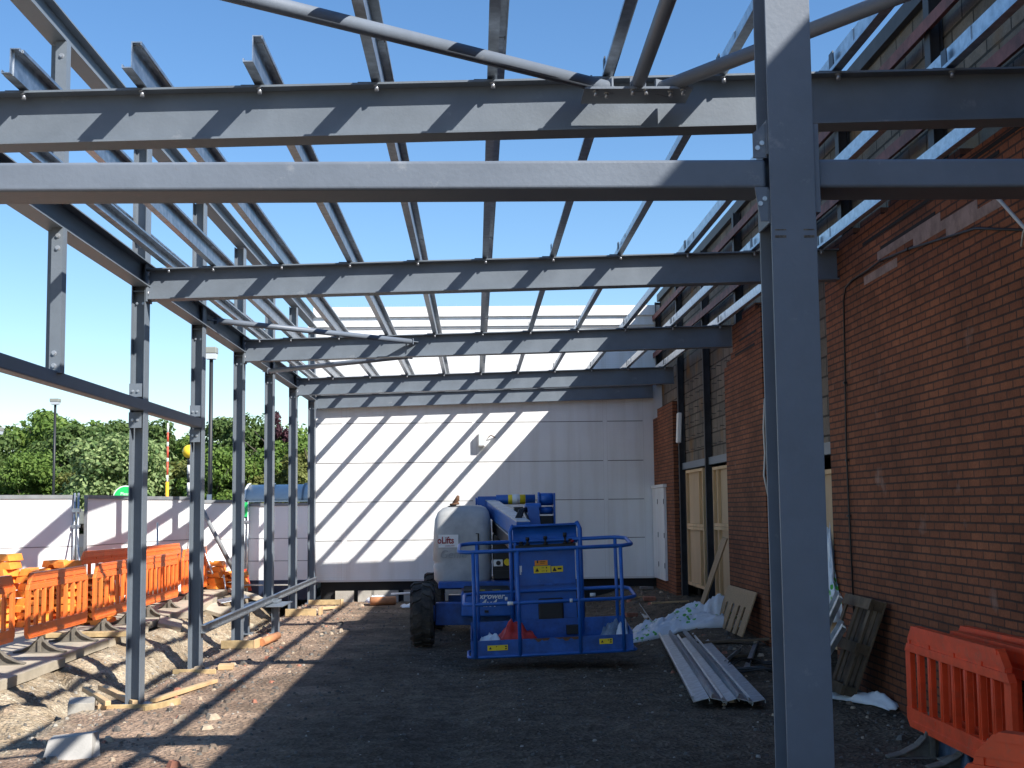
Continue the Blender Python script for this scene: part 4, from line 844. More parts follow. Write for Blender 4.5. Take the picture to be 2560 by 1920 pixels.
# ------------------------------------------------------------------ street furniture beyond
def lamp(x, y, z, r, hw, hh, label):
    root = empty('lamp_post', (x, y, 0), label, 'lamp post', 'car park lamp posts'); b = MB(); b.tube([(x, y, 0), (x, y, z-hh)], [r*1.25, r], 10); b.build('pole', 'darkpole', root)
    b = MB(); b.box(x-hw/2, x+hw/2, y-hw/2, y+hw/2, z-hh*.55, z); h_ = b.build('lamp_head', 'lampgrey', root, bevel=.02)
    b = MB(); b.hexa([(x-hw*.38, y-hw*.38, z-hh), (x+hw*.38, y-hw*.38, z-hh), (x+hw*.38, y+hw*.38, z-hh), (x-hw*.38, y+hw*.38, z-hh), (x-hw*.46, y-hw*.46, z-hh*.56), (x+hw*.46, y-hw*.46, z-hh*.56), (x+hw*.46, y+hw*.46, z-hh*.56), (x-hw*.46, y+hw*.46, z-hh*.56)]); b.build('lens', 'lens', h_)
lamp(-5.975, 30, 5.43, .043, .27, .27, 'tall black lamp post with square head right of the second column')
lamp(-17.36, 55, 6.45, .05, .37, .25, 'black lamp post left of the nearest column, standing in front of the trees')
lamp(-23.62, 66, 6.0, .06, .45, .35, 'small distant lamp post at the left edge of the view')
root = empty('crossing_beacon', (-8.6, 40, 0), 'crossing beacon with yellow globe on a black and white banded pole', 'beacon')
b = MB()
for k in range(12): b.cyl((-8.6, 40, .2+k*.265), (-8.6, 40, .2+(k+1)*.265), .055 if k % 2 else .0555, 12, k % 2)
b.build('banded_pole', ['white', 'darkpole'], root)
b = MB(); N = 10; b.loft([[(-8.6+.205*math.sin(math.pi*i/N+.001)*math.cos(2*math.pi*k/16), 40+.205*math.sin(math.pi*i/N+.001)*math.sin(2*math.pi*k/16), 3.52-.205*math.cos(math.pi*i/N)) for k in range(16)] for i in range(N+1)]); b.build('globe', 'globe', root)
root = empty('banded_marker_pole', (-8.1, 35, 0), 'tall thin pole banded orange and white with a yellow foot, left of the second column', 'pole')
b = MB(); z = .3; segs = [(2.5, 2), (.18, 1), (.35, 0), (.1, 1), (.3, 0), (.12, 1), (.25, 0), (.25, 1)]; z = 0
for L_, mi in segs: b.cyl((-8.09-.0*z, 35, z), (-8.09, 35, z+L_), .026+.018*(mi == 2), 8, mi); z += L_
b.build('shaft', ['paintred', 'white', 'paintor'], root)
root = empty('round_sign', (-8.28, 31.6, 0), 'round green sign with white rim showing above the hoarding by the nearest column', 'sign')
b = MB(); b.cyl((-8.28, 31.62, 2.05), (-8.28, 31.60, 2.05), .30, 32); b.build('rim', 'white', root)
b = MB(); b.cyl((-8.28, 31.60, 2.05), (-8.28, 31.59, 2.05), .275, 32); sg = b.build('sign_face', 'greensign', root)
b = MB(); b.cyl((-8.28, 31.65, 0), (-8.28, 31.65, 1.8), .03, 8); b.build('post', 'galv', root)
text('sign_lettering', 'Please', .105, 'white', (-8.40, 31.588, 2.12), FACE, root)
piece('white_notice', (-5.97, 29.9, 2.03), (.11, .02, .13), 0, 'white', 'small white square notice on the foot of the tall lamp post', 'notice')
# trolley shelter
root = empty('trolley_shelter', (-5.2, 35, 0), 'trolley shelter with blue tinted curved roof beyond the white hoarding', 'shelter')
def arch(x0, x1, r, mi_, name, m_, th=.01):
    b = MB(); n = 10; rings = []
    for k in range(n+1):
        a = math.pi/2*k/n; rings.append((35+.9-.9*math.sin(a) if False else 34.6+.9*(1-math.cos(a)), 1.98+r*math.sin(a)))
    vs_ = [(x0, yy, zz) for yy, zz in rings]+[(x1, yy, zz) for yy, zz in rings]
    n1 = n+1; b.add(vs_, [(k, k+1, n1+k+1, n1+k) for k in range(n)], 0, True); o = b.build(name, m_, root)
    s_ = o.modifiers.new('solid', 'SOLIDIFY'); s_.thickness = th; return o
arch(-6.03, -3.2, .42, 0, 'curved_roof', 'acrylic')
for x in (-6.0, -5.35, -4.5): arch(x-.025, x+.025, .44, 0, 'roof_rib', 'white' if x < -5 else 'steel', .03)
b = MB(); b.box(-6.03, -3.2, 34.56, 34.62, 1.94, 1.98); b.build('front_rail', 'galv', root)
for x in (-5.98, -5.35, -3.4):
    b = MB(); b.box(x-.03, x+.03, 34.6, 34.66, 0, 1.94); b.build('leg', 'galv', root)
b = MB(); b.box(-80, -3.6, 36.5, 60, -.2, .80); M['asphalt'] = mat('asphalt', (.055, .055, .056), .9, 0, .2, 5); tag(b.build('car_park', 'asphalt'), kind='structure')
# cars over hoarding
def car(x, y, rz, lab, s=1, zoff=.88):
    root = empty('parked_car', (x, y, zoff), lab, 'car', 'cars parked beyond the hoarding'); L_, W2 = 4.1*s, .85*s
    T = Matrix.Translation((x, y, zoff)) @ Matrix.Rotation(rz, 4, 'Z')
    def prism(P, w0, w1, name, m_, par, sm=False):
        b = MB(); n = len(P); b.add([T @ Vector((px, -w0, pz)) for px, pz in P]+[T @ Vector((px, w1, pz)) for px, pz in P], [tuple(range(n)), tuple(range(n, 2*n))[::-1]]+[((i+1) % n, i, n+i, n+(i+1) % n) for i in range(n)]); return b.build(name, m_, par, bevel=.05*s, seg=3)
    h = 1.0*s
    prism([(-L_/2, .3*s), (L_/2, .3*s), (L_/2, .75*s), (L_*.32, .95*s), (-L_*.45, 1.0*s), (-L_/2, .8*s)], W2, W2, 'body', 'carpaint', root)
    prism([(-L_*.42, .99*s), (L_*.26, .95*s), (L_*.08, 1.42*s), (-L_*.10, 1.52*s), (-L_*.30, 1.44*s)], W2*.86, W2*.86, 'windows', 'carglass', root)
    prism([(-L_*.31, 1.44*s), (L_*.09, 1.44*s), (-L_*.02, 1.54*s), (-L_*.18, 1.55*s)], W2*.84, W2*.84, 'roof', 'carpaint', root)
    for wx in (-L_*.3, L_*.3):
        for sy in (-1, 1):
            b = MB(); b.cyl(T @ Vector((wx, sy*W2*.8, .32*s)), T @ Vector((wx, sy*W2*1.02, .32*s)), .32*s, 16); b.build('wheel', 'tyre', root)
car(-20.75, 56, R(15), 'silver parked car whose roof shows at the far left edge', 1, .93)
car(-18.45, 56, R(84), 'silver parked car, left of the two roofs by the lamp post', 1, .93)
car(-18.05, 58.2, R(96), 'silver parked car, right of the two roofs by the lamp post', 1, .93)

# ------------------------------------------------------------------ trees
def crown_mesh(name, seed, hw, hh, nblob, nleaf, size, m, gap=.0):
    rg = np.random.default_rng(seed); blobs = []
    for i in range(nblob):
        t = rg.random(); z = hh*(.12+.82*t); rr = hw*math.sqrt(max(.05, 1-((z/hh-.45)/.62)**2))*.85; a = rg.random()*6.283; q = rr*math.sqrt(rg.random())
        blobs.append((q*math.cos(a), q*math.sin(a), z, hw*rg.uniform(.22, .42)))
    B = np.array(blobs); idx = rg.integers(0, nblob, nleaf); d = rg.normal(size=(nleaf, 3)); d /= np.linalg.norm(d, axis=1)[:, None]
    rad = rg.random(nleaf)**.35; P = B[idx, :3]+d*(B[idx, 3]*rad)[:, None]*np.array([1, 1, .8])
    sz = size*rg.uniform(.6, 1.3, nleaf); nr = d*.9+rg.normal(size=(nleaf, 3))*.6+np.array([0, 0, .35]); nr /= np.linalg.norm(nr, axis=1)[:, None]
    t1 = np.cross(nr, rg.normal(size=(nleaf, 3))); t1 /= np.linalg.norm(t1, axis=1)[:, None]; t2 = np.cross(nr, t1)
    a, b_ = t1*sz[:, None], t2*(sz*.62)[:, None]
    V = np.stack([P-a, P+b_, P+a, P-b_], 1).reshape(-1, 3); V[:, 2] = np.maximum(V[:, 2], .15)
    me = bpy.data.meshes.new(name); me.vertices.add(len(V)); me.vertices.foreach_set('co', V.ravel()); me.loops.add(nleaf*4); me.loops.foreach_set('vertex_index', np.arange(nleaf*4)); me.polygons.add(nleaf); me.polygons.foreach_set('loop_start', np.arange(nleaf)*4); me.update(); me.validate(); me.materials.append(M[m]); return me
def trunk_mesh(seed, H, r):
    b = MB(); rg = random.Random(seed); b.tube([(0, 0, 0), (.05, .02, H*.3), (-.05, .05, H*.6), (.05, 0, H*.88)], [r, r*.8, r*.5, r*.12], 8)
    for i in range(6):
        a = rg.random()*6.28; z = H*(.25+.09*i); L_ = H*.28; b.tube([(0, 0, z), (math.cos(a)*L_*.5, math.sin(a)*L_*.5, z+L_*.35), (math.cos(a)*L_, math.sin(a)*L_, z+L_*.8)], [r*.45, r*.3, r*.08], 5)
    me = bpy.data.meshes.new('trunk'); me.from_pydata(b.v, [], b.f); me.polygons.foreach_set('use_smooth', b.s); me.materials.append(M['trunk']); return me
CR = [crown_mesh('crown', 1, 2.5, 5.6, 46, 14000, .12, 'leaf_bright'), crown_mesh('crown', 2, 2.3, 5.4, 42, 13500, .115, 'leaf_mid'), crown_mesh('crown', 3, 2.1, 4.6, 38, 13000, .11, 'leaf_yellow'), crown_mesh('crown', 4, 2.9, 5.4, 60, 17000, .13, 'leaf_pale'), crown_mesh('crown', 5, 1.5, 5.6, 26, 3600, .12, 'leaf_dark'), crown_mesh('crown', 6, 2.4, 5.8, 44, 13500, .115, 'leaf_mid'), crown_mesh('crown', 7, 2.4, 5.3, 40, 12500, .115, 'leaf_bright')]
TR = [trunk_mesh(i, 6, .14) for i in range(3)]
kn = {0: 'bright green rounded tree', 1: 'mid green bushy tree', 2: 'yellow green shrubby tree', 3: 'broad pale green blossoming tree', 4: 'slim dark copper leaved tree', 5: 'tall mid green tree', 6: 'bright green loose tree'}
TL = [(-30, 72, 0, 1.15, 'beyond the left edge of the view'), (-26.3, 71, 1, 1.12, 'at the left edge behind the small lamp post'), (-24.2, 75, 0, 1.27, 'with the highest top at far left'), (-22.3, 73, 6, 1.22, 'behind and left of the black lamp post'), (-20.9, 70, 1, 1.13, 'right of the black lamp post, upper row'),
      (-18.6, 74, 5, 1.12, 'behind the top of the pale tree'), (-16.8, 76, 1, 1.05, 'seen either side of the nearest column top'), (-14.9, 74, 6, 1.04, 'just right of the nearest column'), (-12.6, 72, 5, 1.13, 'behind the tall lamp post'), (-10.6, 74, 1, .98, 'between the third and fourth columns'), (-8.6, 71, 6, 1.08, 'beside the left end of the white building'), (-6.6, 74, 1, 1.1, 'mostly hidden by the white building'),
      (-24.0, 62, 2, .86, 'low at the left edge'), (-21.2, 63, 6, .80, 'low, left of the black lamp post foot'), (-18.9, 64, 2, .72, 'low, at the foot of the black lamp post'), (-16.2, 61, 3, .90, 'filling the gap left of the nearest column'), (-13.2, 62, 2, .86, 'low, behind the banded poles'), (-11.6, 60, 6, .80, 'low, behind the yellow beacon'), (-10.3, 61, 2, .83, 'low, right of the tall lamp post'), (-8.9, 62, 0, .84, 'low, behind the trolley shelter'), (-7.4, 60, 2, .9, 'low, between fifth column and white building'), (-9.58, 66, 4, 1.16, 'rising above the others at the fourth column'), (-5.6, 62, 6, .9, 'low, hidden behind the white building corner')]
for i, (x, y, k, s, where) in enumerate(TL):
    root = empty('tree', (x, y, 0), '%s %s' % (kn[k], where), 'tree', 'trees beyond the car park'); rz = (i*1.7) % 6.28
    c = bpy.data.objects.new('crown', CR[k]); col.objects.link(c); c.parent = root; c.location = (0, 0, .25); c.scale = (s, s, s) if k != 4 else (s*.5, s*.5, s); c.rotation_euler = (0, 0, rz)
    t = bpy.data.objects.new('trunk', TR[i % 3]); col.objects.link(t); t.parent = root; t.scale = (s, s, s*.9)
# low hedge mass behind car park edge
b = bpy.data.objects.new('hedge', crown_mesh('hedge', 9, 1.0, 1.0, 60, 100, .1, 'leaf_mid')); 
rg = np.random.default_rng(8); n_ = 26000; P = np.stack([rg.uniform(-34, -3, n_), rg.uniform(76, 79, n_), rg.random(n_)**.8*4.6], 1); P[:, 2] *= .85+.2*np.sin(P[:, 0]*1.3)
nr = rg.normal(size=(n_, 3))+np.array([.3, -.8, .5]); nr /= np.linalg.norm(nr, axis=1)[:, None]; t1 = np.cross(nr, rg.normal(size=(n_, 3))); t1 /= np.linalg.norm(t1, axis=1)[:, None]; t2 = np.cross(nr, t1); sz = .2
V = np.stack([P-t1*sz, P+t2*sz*.7, P+t1*sz, P-t2*sz*.7], 1).reshape(-1, 3)
me = bpy.data.meshes.new('undergrowth'); me.vertices.add(len(V)); me.vertices.foreach_set('co', V.ravel()); me.loops.add(n_*4); me.loops.foreach_set('vertex_index', np.arange(n_*4)); me.polygons.add(n_); me.polygons.foreach_set('loop_start', np.arange(n_)*4); me.update(); me.validate(); me.materials.append(M['leaf_mid'])
o = bpy.data.objects.new('undergrowth', me); col.objects.link(o); tag(o, 'dense dark undergrowth filling in behind the trees', 'undergrowth', kind='stuff')

# ------------------------------------------------------------------ boom lift
lf = empty('boom_lift', (.25, 17.5, 0), 'blue articulated boom lift with grey engine cover parked in the building shade', 'boom lift')
# chassis
b = MB(); b.box(-.52, 1.02, 16.98, 17.20, .235, .515); b.box(-.2, .9, 17.2, 19.3, .26, .50); b.box(-.4, .9, 19.05, 19.3, .28, .48); b.box(-.16, .62, 17.2, 18.2, .5, .58); b.build('chassis', 'bluedark', lf, bevel=.01)
b = MB(); b.box(-.19, .44, 16.55, 16.95, .372, .66); cb = b.build('front_box', 'blue', lf, bevel=.02, seg=3)
text('lettering', 'xPower', .098, 'white', (.035, 16.5475, .59), FACE, cb, .001, .25, sx=1.0, bold=.002)
text('lettering', '4x4', .125, 'white', (.05, 16.5475, .495), FACE, cb, .001, .25, sx=1.05, bold=.002)
b = MB(); b.box(.10, .15, 16.535, 16.55, .42, .45); b.build('latch', 'black', cb)
b = MB(); b.box(-.16, .42, 16.6, 17.9, .665, .69); b.build('step_plate', 'black', lf)
b = MB(); b.box(.03, .11, 16.59, 16.68, .691, .693); b.box(.20, .30, 16.6, 16.66, .691, .693); b.build('yellow_label', 'yellow', lf)
def wheel(cx, cy, wd=.30, r=.40):
    root_ = lf; b = MB(); N = 40; prof = [(-.5, .62), (-.5, .84), (-.42, .93), (-.3, .955), (.3, .955), (.42, .93), (.5, .84), (.5, .62)]
    rings = [[(cx+pa*wd, cy+pr*r*math.cos(2*math.pi*k/N), r+pr*r*math.sin(2*math.pi*k/N)) for pa, pr in prof] for k in range(N)]
    n = len(prof); vs_ = [v for q in rings for v in q]; fs = []
    for i in range(N):
        j_ = (i+1) % N
        for k in range(n-1): fs.append((i*n+k, i*n+k+1, j_*n+k+1, j_*n+k))
    b.add(vs_, fs, 0, True)
    nl = 15
    for i in range(nl):        # chevron lugs
        for sd_ in (-1, 1):
            a0 = 2*math.pi*(i+(.5 if sd_ > 0 else 0))/nl; pts = []
            for (s_, da) in ((.02, .0), (.24, .10), (.36, .10), (.50, .26)):
                pts.append((s_*sd_, a0+da))
            for q in range(3):
                (s0, aa), (s1, ab) = pts[q], pts[q+1]; hw_ = .085; c8 = []
                for rr in ((.93, .93), (1.0, 1.0)):
                    for (s_, a_, e) in ((s0, aa, -1), (s1, ab, -1), (s1, ab, 1), (s0, aa, 1)):
                        rad = rr[0]*r*(1-.06*(abs(s_) > .45)); an = a_+e*hw_; c8.append((cx+s_*wd, cy+rad*math.cos(an), r+rad*math.sin(an)))
                b.hexa(c8)
    w_ = b.build('wheel', 'tyre', lf)
    b = MB(); b.cyl((cx-.12, cy, r), (cx+.12, cy, r), r*.62, 24); b.cyl((cx-.15, cy, r), (cx+.15, cy, r), r*.25, 16); b.build('rim', 'rim', w_)
for cx, cy in ((-.675, 16.8), (-.60, 19.2), (1.20, 16.8), (1.12, 19.2)): wheel(cx, cy, .29)
# turntable & hoods
b = MB(); b.cyl((.25, 18.3, .5), (.25, 18.3, .66), .45, 32); b.box(-.5, 1.05, 17.6, 19.2, .66, .74); b.build('turntable', 'bluedark', lf, bevel=.01)
def rr_ring(x0, x1, y0, y1, z, rad, n=6):
    o = []
    for cx, cy, a0 in ((x1-rad, y0+rad, -90), (x1-rad, y1-rad, 0), (x0+rad, y1-rad, 90), (x0+rad, y0+rad, 180)):
        for k in range(n+1): a = R(a0+90*k/n); o.append((cx+rad*math.cos(a), cy+rad*math.sin(a), z if not callable(z) else z(cx, cy)))
    return o
H0 = [(.70, .06, 0), (.76, .01, 0), (.95, .0, 0), (.965, .012, 0), (1.0, .012, 0), (1.015, -.005, 0), (1.38, 0.005, .01), (1.56, .02, .03), (1.66, .06, .06), (1.72, .13, .13), (1.75, .24, .25)]
b = MB(); b.loft([rr_ring(-.575+i_, .215-i_*.6, 17.85+i2, 19.35-i2, z+.0, .16) for z, i_, i2 in H0]); hd = b.build('engine_cover', 'greyplastic', lf)
M['emboss'] = mat('embossed_plastic', (.30, .31, .31), .5)
text('embossed_lettering', 'Genie', .15, 'emboss', (-.49, 17.845, 1.05), FACE, hd, .004, .2, sx=1.0)
b = MB(); b.box(-.50, -.235, 17.842, 17.848, 1.19, 1.36); st_ = b.build('white_sticker', 'white', hd)
text('lettering', 'oLifts', .125, 'redtext', (-.515, 17.839, 1.245), FACE, hd, .001, 0, sx=.80, bold=.003)
text('lettering', 'access hire', .028, 'redtext', (-.41, 17.839, 1.205), FACE, hd, .0005, 0)
b = MB(); b.box(.025, .045, 17.838, 17.85, 1.12, 1.37); b.box(0.0, .045, 17.838, 17.85, 1.365, 1.375); b.build('rubber_latch', 'black', hd)
b = MB(); b.loft([[(-.28+.10*math.cos(a*.524)*s_, 18.15+.12*math.sin(a*.524)*s_, z) for a in range(12)] for z, s_ in ((1.67, 1.1), (1.745, 1.0), (1.75, .8))]); b.build('exhaust_collar', 'black', hd)
b = MB(); b.tube([(-.30, 18.15, 1.70), (-.29, 18.13, 1.78), (-.25, 18.1, 1.83), (-.235, 18.08, 1.88)], [.04, .03, .035, .02], 10); b.tube([(-.35, 18.1, 1.76), (-.22, 18.1, 1.78)], .016, 8); b.build('exhaust_pipe', 'rust', hd)
# engine bay right of cover
b = MB(); b.box(.24, .75, 17.9, 19.2, .75, 1.35); b.box(.70, 1.05, 17.9, 19.3, .74, 1.25); b.build('engine_bay', 'black', lf, bevel=.02)
b = MB(); b.box(.235, .36, 17.86, 17.9, .93, 1.02); b.build('control_box', 'white', lf, bevel=.005)
b = MB(); b.cyl((.42, 17.84, .985), (.42, 17.9, .985), .045, 16); b.build('yellow_cap', 'yellow', lf)
b = MB(); b.cyl((.30, 17.85, .975), (.30, 17.86, .975), .032, 12); b.box(.25, .46, 17.88, 17.9, .84, .87); b.build('dial', 'black', lf)
# booms
def bar(mb, p0, p1, w_, h_, mi=0):
    p0, p1 = Vector(p0), Vector(p1); d = (p1-p0).normalized(); sx = d.cross(Vector((0, 0, 1))).normalized(); uz = sx.cross(d)
    mb.sweep([(-w_/2, -h_/2), (w_/2, -h_/2), (w_/2, h_/2), (-w_/2, h_/2)], p0, p1, sx, uz, mi)
b = MB(); bar(b, (.22, 19.3, 1.72), (.56, 15.6, 1.44), .17, .20); b.build('upper_boom', 'blue', lf, bevel=.008)
b = MB(); bar(b, (.22, 19.25, 1.829), (.56, 15.6, 1.549), .165, .012); b.build('boom_top_cover', 'boomgrey', lf)
b = MB(); bar(b, (.30, 18.6, 1.45), (.50, 15.9, 1.26), .14, .15); b.build('lower_boom', 'black', lf, bevel=.006)
b = MB(); bar(b, (.30, 18.55, 1.531), (.50, 15.9, 1.341), .135, .01); b.build('lower_boom_cover', 'boomgrey', lf)
b = MB(); b.box(.03, .30, 19.15, 19.45, 1.70, 1.88); b.cyl((0.01, 19.25, 1.81), (.32, 19.25, 1.81), .045, 16); b.cyl((0.0, 19.25, 1.81), (.02, 19.25, 1.81), .06, 6); b.build('rear_hinge', 'blue', lf, bevel=.006)
b = MB(); b.cyl((.30, 19.1, 1.83), (.86, 19.1, 1.83), .07, 20); b.box(.34, .80, 19.05, 19.25, 1.78, 1.88); b.build('slew_cylinder', 'blue', lf)
b = MB(); b.cyl((.47, 19.1, 1.83), (.72, 19.1, 1.83), .0715, 20); b.build('yellow_label', 'yellow', lf)
b = MB(); b.cyl((.53, 19.1, 1.83), (.64, 19.1, 1.83), .0725, 20); b.build('white_label', 'white', lf)
b = MB(); b.cyl((.84, 17.7, 1.82), (1.03, 17.7, 1.82), .083, 24); b.cyl((.83, 17.7, 1.82), (.86, 17.7, 1.82), .095, 24); b.cyl((.86, 17.7, 1.67), (1.03, 17.7, 1.67), .05, 18); b.build('jib_drum', 'blue', lf)
b = MB(); b.box(1.035, 1.06, 17.55, 17.9, 1.30, 1.90); b.box(.83, .85, 17.55, 17.9, 1.25, 1.80); b.box(.86, 1.03, 17.6, 17.85, 1.28, 1.60, 1); b.build('jib_plate', ['blue', 'black'], lf, bevel=.006)
b = MB(); b.hexa([(.66, 16.1, 1.38), (.80, 16.1, 1.38), (.80, 16.5, 1.38), (.66, 16.5, 1.38), (.63, 16.1, 1.72), (.77, 16.1, 1.72), (.77, 16.45, 1.72), (.63, 16.45, 1.72)]); b.cyl((.61, 16.25, 1.72), (.80, 16.25, 1.72), .045, 16); b.cyl((.60, 16.25, 1.72), (.81, 16.25, 1.72), .02, 10); b.build('jib_knuckle', 'blue', lf, bevel=.006)
b = MB(); bar(b, (.72, 17.7, 1.40), (.72, 15.1, 1.20), .12, .14); b.build('jib_arm', 'blue', lf, bevel=.006)
b = MB()
for k in range(3): b.tube([(.48+.025*k, 15.95, 1.46), (.49+.025*k, 16.0, 1.58), (.54+.02*k, 16.1, 1.68), (.62+.01*k, 16.2, 1.70-.02*k)], .018, 8)
b.tube([(.60, 16.2, 1.66), (.64, 16.0, 1.56), (.62, 15.8, 1.45)], .016, 8); b.box(.5, .62, 17.2, 17.5, 1.60, 1.72); b.build('hydraulic_hose', 'black', lf)
b = MB(); b.box(.495, .625, 17.19, 17.2, 1.59, 1.60); b.box(.495, .50, 17.19, 17.2, 1.60, 1.71); b.build('bracket', 'galv', lf)
# platform basket (slightly rolled)
bk = empty('basket', (0, 0, 0), None, None); bk.parent = lf; bk.location = (.8-.25, 14.48-17.5, .12)
del_keys = [k for k in bk.keys()]
RO = .033
def roll(p): x, y, z = p; return (x-(z-.16)*RO*.6, y, z+(x-.8)*RO)
def rb(mb, k=0): mb.v = [(lambda q: (q[0], q[1], q[2]+k*max(0, q[1]-14.12)*(q[2] > .25)))(roll(p)) for p in mb.v]; return mb
X0, X1, Y0, Y1 = -.06, 1.66, 14.12, 14.86; ZR = 1.268; ZM = .715
def loop_rail(z, x0, x1, cut=.12):
    return [(x0+cut, Y0, z), (x1-cut, Y0, z), (x1-.02, Y0+cut*.6, z), (x1, Y0+cut, z), (x1, Y1-cut, z), (x1-cut*.6, Y1-.02, z), (x1-cut, Y1, z), (x0+cut, Y1, z), (x0+.02, Y1-cut*.6, z), (x0, Y1-cut, z), (x0, Y0+cut, z), (x0+.02, Y0+cut*.6, z)]
b = MB(); b.tube(loop_rail(ZR, X0-.10, X1+.03), .021, 12, closed=True); rb(b, .10).build('top_rail', 'blue', bk)
b = MB(); b.tube(loop_rail(ZM, X0-.06, X1+.05), .019, 12, closed=True); rb(b, .10).build('middle_rail', 'blue', bk)
b = MB(); b.tube(loop_rail(.165, X0-.03, X1+.04), .016, 10, closed=True); rb(b).build('bottom_rail', 'blue', bk)
for x, y in ((-.01, Y0), (.46, Y0), (1.10, Y0), (1.56, Y0), (.03, Y1), (1.58, Y1), (.46, Y1), (1.18, Y1)):
    b = MB(); top = ZR
    if top > 1.4: b.tube([(x, y, .16), (x, y, 1.45), (x+(.02 if x < .6 else -.02), y+.01, top)], .024, 10)
    else: b.tube([(x, y, .16), (x, y, top)], .02, 10)
    rb(b, .10).build('rail_post', 'blue', bk)
b = MB(); b.box(X0, X1, Y0+.01, Y0+.018, .17, .335); b.box(X0, X1, Y1-.018, Y1-.01, .17, .40); b.box(X0, X0+.008, Y0+.02, Y1-.02, .17, .36); b.box(X1-.008, X1, Y0+.02, Y1-.02, .17, .36); b.box(X0+.01, X1-.01, Y0+.02, Y1-.02, .17, .185); rb(b, .10).build('toe_board', 'bluedark', bk)
b = MB(); rnd = random.Random(4)
for (x0, x1) in ((.56, .78), (.82, 1.12)):
    n = 10; P = [(x0, .336)]+[(x0+(x1-x0)*k/n, .334-rnd.uniform(.002, .03)-(.03 if 3 < k < 6 else 0)) for k in range(1, n)]+[(x1, .336)]
    nn = len(P); b.add([(x, Y0+.0085, z) for x, z in P], [tuple(range(nn))])
rb(b).build('rust_patch', 'rust', bk)
b = MB(); b.box(.50, 1.13, 14.90, 14.97, .32, 1.24); b.box(.51, 1.12, 14.892, 14.90, .835, .86, 1); rb(b).build('console_panel', ['blue', 'bluedark'], bk, bevel=.006)
b = MB(); b.hexa([(.44, 14.86, 1.30), (1.16, 14.86, 1.30), (1.16, 15.1, 1.30), (.44, 15.1, 1.30), (.44, 14.98, 1.50), (1.16, 14.98, 1.50), (1.16, 15.1, 1.50), (.44, 15.1, 1.50)]); b.box(.43, 1.17, 14.86, 15.12, 1.50, 1.51); b.box(.46, 1.14, 14.84, 15.1, 1.24, 1.299, 1); rb(b).build('control_hood', ['blue', 'black'], bk, bevel=.005)
b = MB(); b.tube([(.41, 14.86, .3), (.41, 14.86, 1.46), (.44, 14.9, 1.52)], .022, 10); b.tube([(1.19, 14.86, .3), (1.19, 14.86, 1.46), (1.16, 14.9, 1.53)], .026, 10); b.tube([(.41, 14.9, 1.515), (1.19, 14.9, 1.515)], .008, 8); rb(b).build('hood_frame', 'blue', bk)
for x, h_ in ((.60, .085), (.80, .09), (1.02, .12), (.53, .04), (1.08, .05)):
    b = MB(); b.cyl((x, 14.84, 1.30), (x, 14.84, 1.30+h_*.6), .012, 8); b.cyl((x, 14.84, 1.30+h_*.6), (x, 14.84, 1.30+h_), .022, 10); b.cyl((x, 14.84, 1.299), (x, 14.84, 1.315), .026, 10); rb(b).build('control_lever', 'black', bk)
b = MB(); b.cyl((1.10, 14.83, 1.31), (1.10, 14.83, 1.335), .02, 12); rb(b).build('stop_button', 'redtext', bk)
b = MB(); b.box(.70, .98, 14.86, 14.897, .39, .70); rb(b)
o = b.build('document_box', 'black', bk, bevel=.03, seg=4)
b = MB(); b.box(1.0, 1.13, 14.76, 14.89, .30, .40); rb(b).build('foot_switch', 'black', bk, bevel=.006)
b = MB(); b.box(.675, .82, 14.888, 14.893, 1.063, 1.12); rb(b).build('orange_sticker', 'orangest', bk)
for x0, x1, z0, z1 in ((.66, .85, .98, 1.058), (.86, .99, .985, 1.05)):
    b = MB(); b.box(x0, x1, 14.888, 14.893, z0, z1); o = rb(b).build('yellow_sticker', 'yellow', bk)
b = MB()
for cx, cz, s_, in ((.70, 1.018, .022), (.895, 1.018, .024)):
    b.add([roll((cx-s_, 14.886, cz-s_)), roll((cx+s_, 14.886, cz-s_)), roll((cx, 14.886, cz+s_))], [(0, 1, 2)])
for x0, z0, w2, h2 in ((.75, 1.035, .03, .004), (.75, 1.0, .035, .004), (.80, 1.03, .012, .015), (.80, .995, .012, .012), (.93, 1.01, .045, .02), (.70, 1.09, .015, .03), (.735, 1.10, .06, .008), (.735, 1.085, .05, .004)):
    b.add([roll(p) for p in ((x0, 14.8865, z0), (x0+w2, 14.8865, z0), (x0+w2, 14.8865, z0+h2), (x0, 14.8865, z0+h2))], [(0, 1, 2, 3)])
b.build('sticker_symbol', 'black', bk)
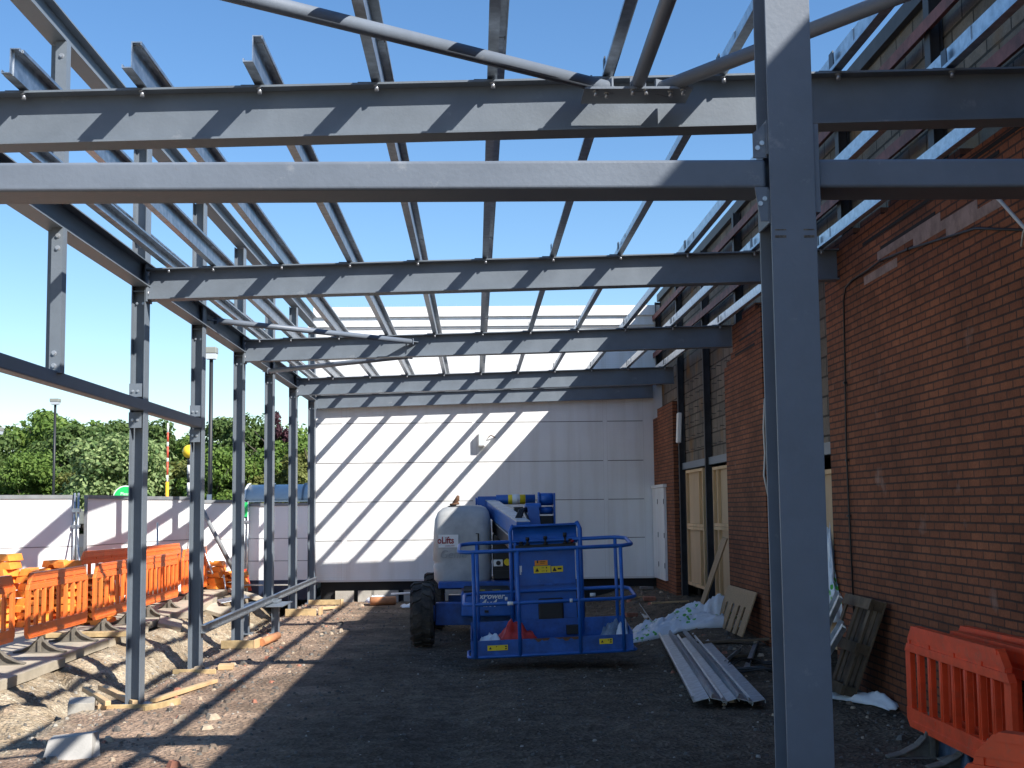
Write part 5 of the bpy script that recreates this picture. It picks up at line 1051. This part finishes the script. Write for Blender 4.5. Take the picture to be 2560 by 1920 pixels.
for x0, x1, z0, z1 in ((.115, .33, .23, .285), (1.30, 1.44, .245, .30)):
    b = MB(); b.box(x0, x1, Y0+.004, Y0+.0095, z0, z1); o = rb(b).build('yellow_sticker', 'yellow', bk)
    b = MB(); b.box(x0+.09, x0+.1, Y0+.002, Y0+.004, z1-.02, z1-.01); b.box(x1-.03, x1-.01, Y0+.002, Y0+.004, z1-.022, z1-.008); b.box(x1-.03, x1-.01, Y0+.002, Y0+.004, z0+.012, z0+.024)
    b.add([(x0+.015, Y0+.002, z0+.015), (x0+.045, Y0+.002, z0+.015), (x0+.03, Y0+.002, z0+.042)], [(0, 1, 2)]); rb(b).build('sticker_symbol', 'black', o)
b = MB(); b.box(.50, .53, 14.888, 14.893, 1.0, 1.07); b.box(.505, .52, 14.888, 14.892, .97, 1.0); rb(b).build('white_tag', 'white', bk)
# white tape on rails
b = MB()
for x in (.36, .38): pass
b.cyl((.34, Y0, ZM), (.40, Y0, ZM), .0205, 10); b.cyl((.33, Y1, ZM), (.36, Y1, ZM), .0205, 10); b.cyl((1.28, Y1, ZM), (1.34, Y1, ZM), .0205, 10); b.cyl((1.0, Y0, ZM), (1.03, Y0, ZM), .0198, 10); rb(b).build('white_tape', 'white', bk)
# things in basket (resting: top level)
crumple('red_sack', .40, 14.5, .17, .56, .40, .14, -.05, 'redcloth', 'red plastic sack lying in the platform basket', 'sack', 6, 26, peaks=[(.25, 0, .20, .75), (-.3, 0, .06, .6)], base=0)
crumple('white_sack', .12, 14.42, .18, .34, .34, .12, .1, 'sheet', 'white crumpled plastic beside the red sack in the basket', 'plastic', 9, 20, peaks=[(.2, 0, .10, .7)], base=0)
crumple('grey_sack', 1.50, 14.6, .2, .3, .3, .16, .2, 'greybag', 'blue grey plastic bag in the right end of the basket', 'bag', 10, 20, peaks=[(0, .1, .16, .8)], base=0)
crumple('white_rag', 1.60, 14.5, .24, .16, .3, .16, -.3, 'sheet', 'white rag hanging over the right end of the basket', 'rag', 11, 16, peaks=[(0, 0, .14, .8)], base=0)
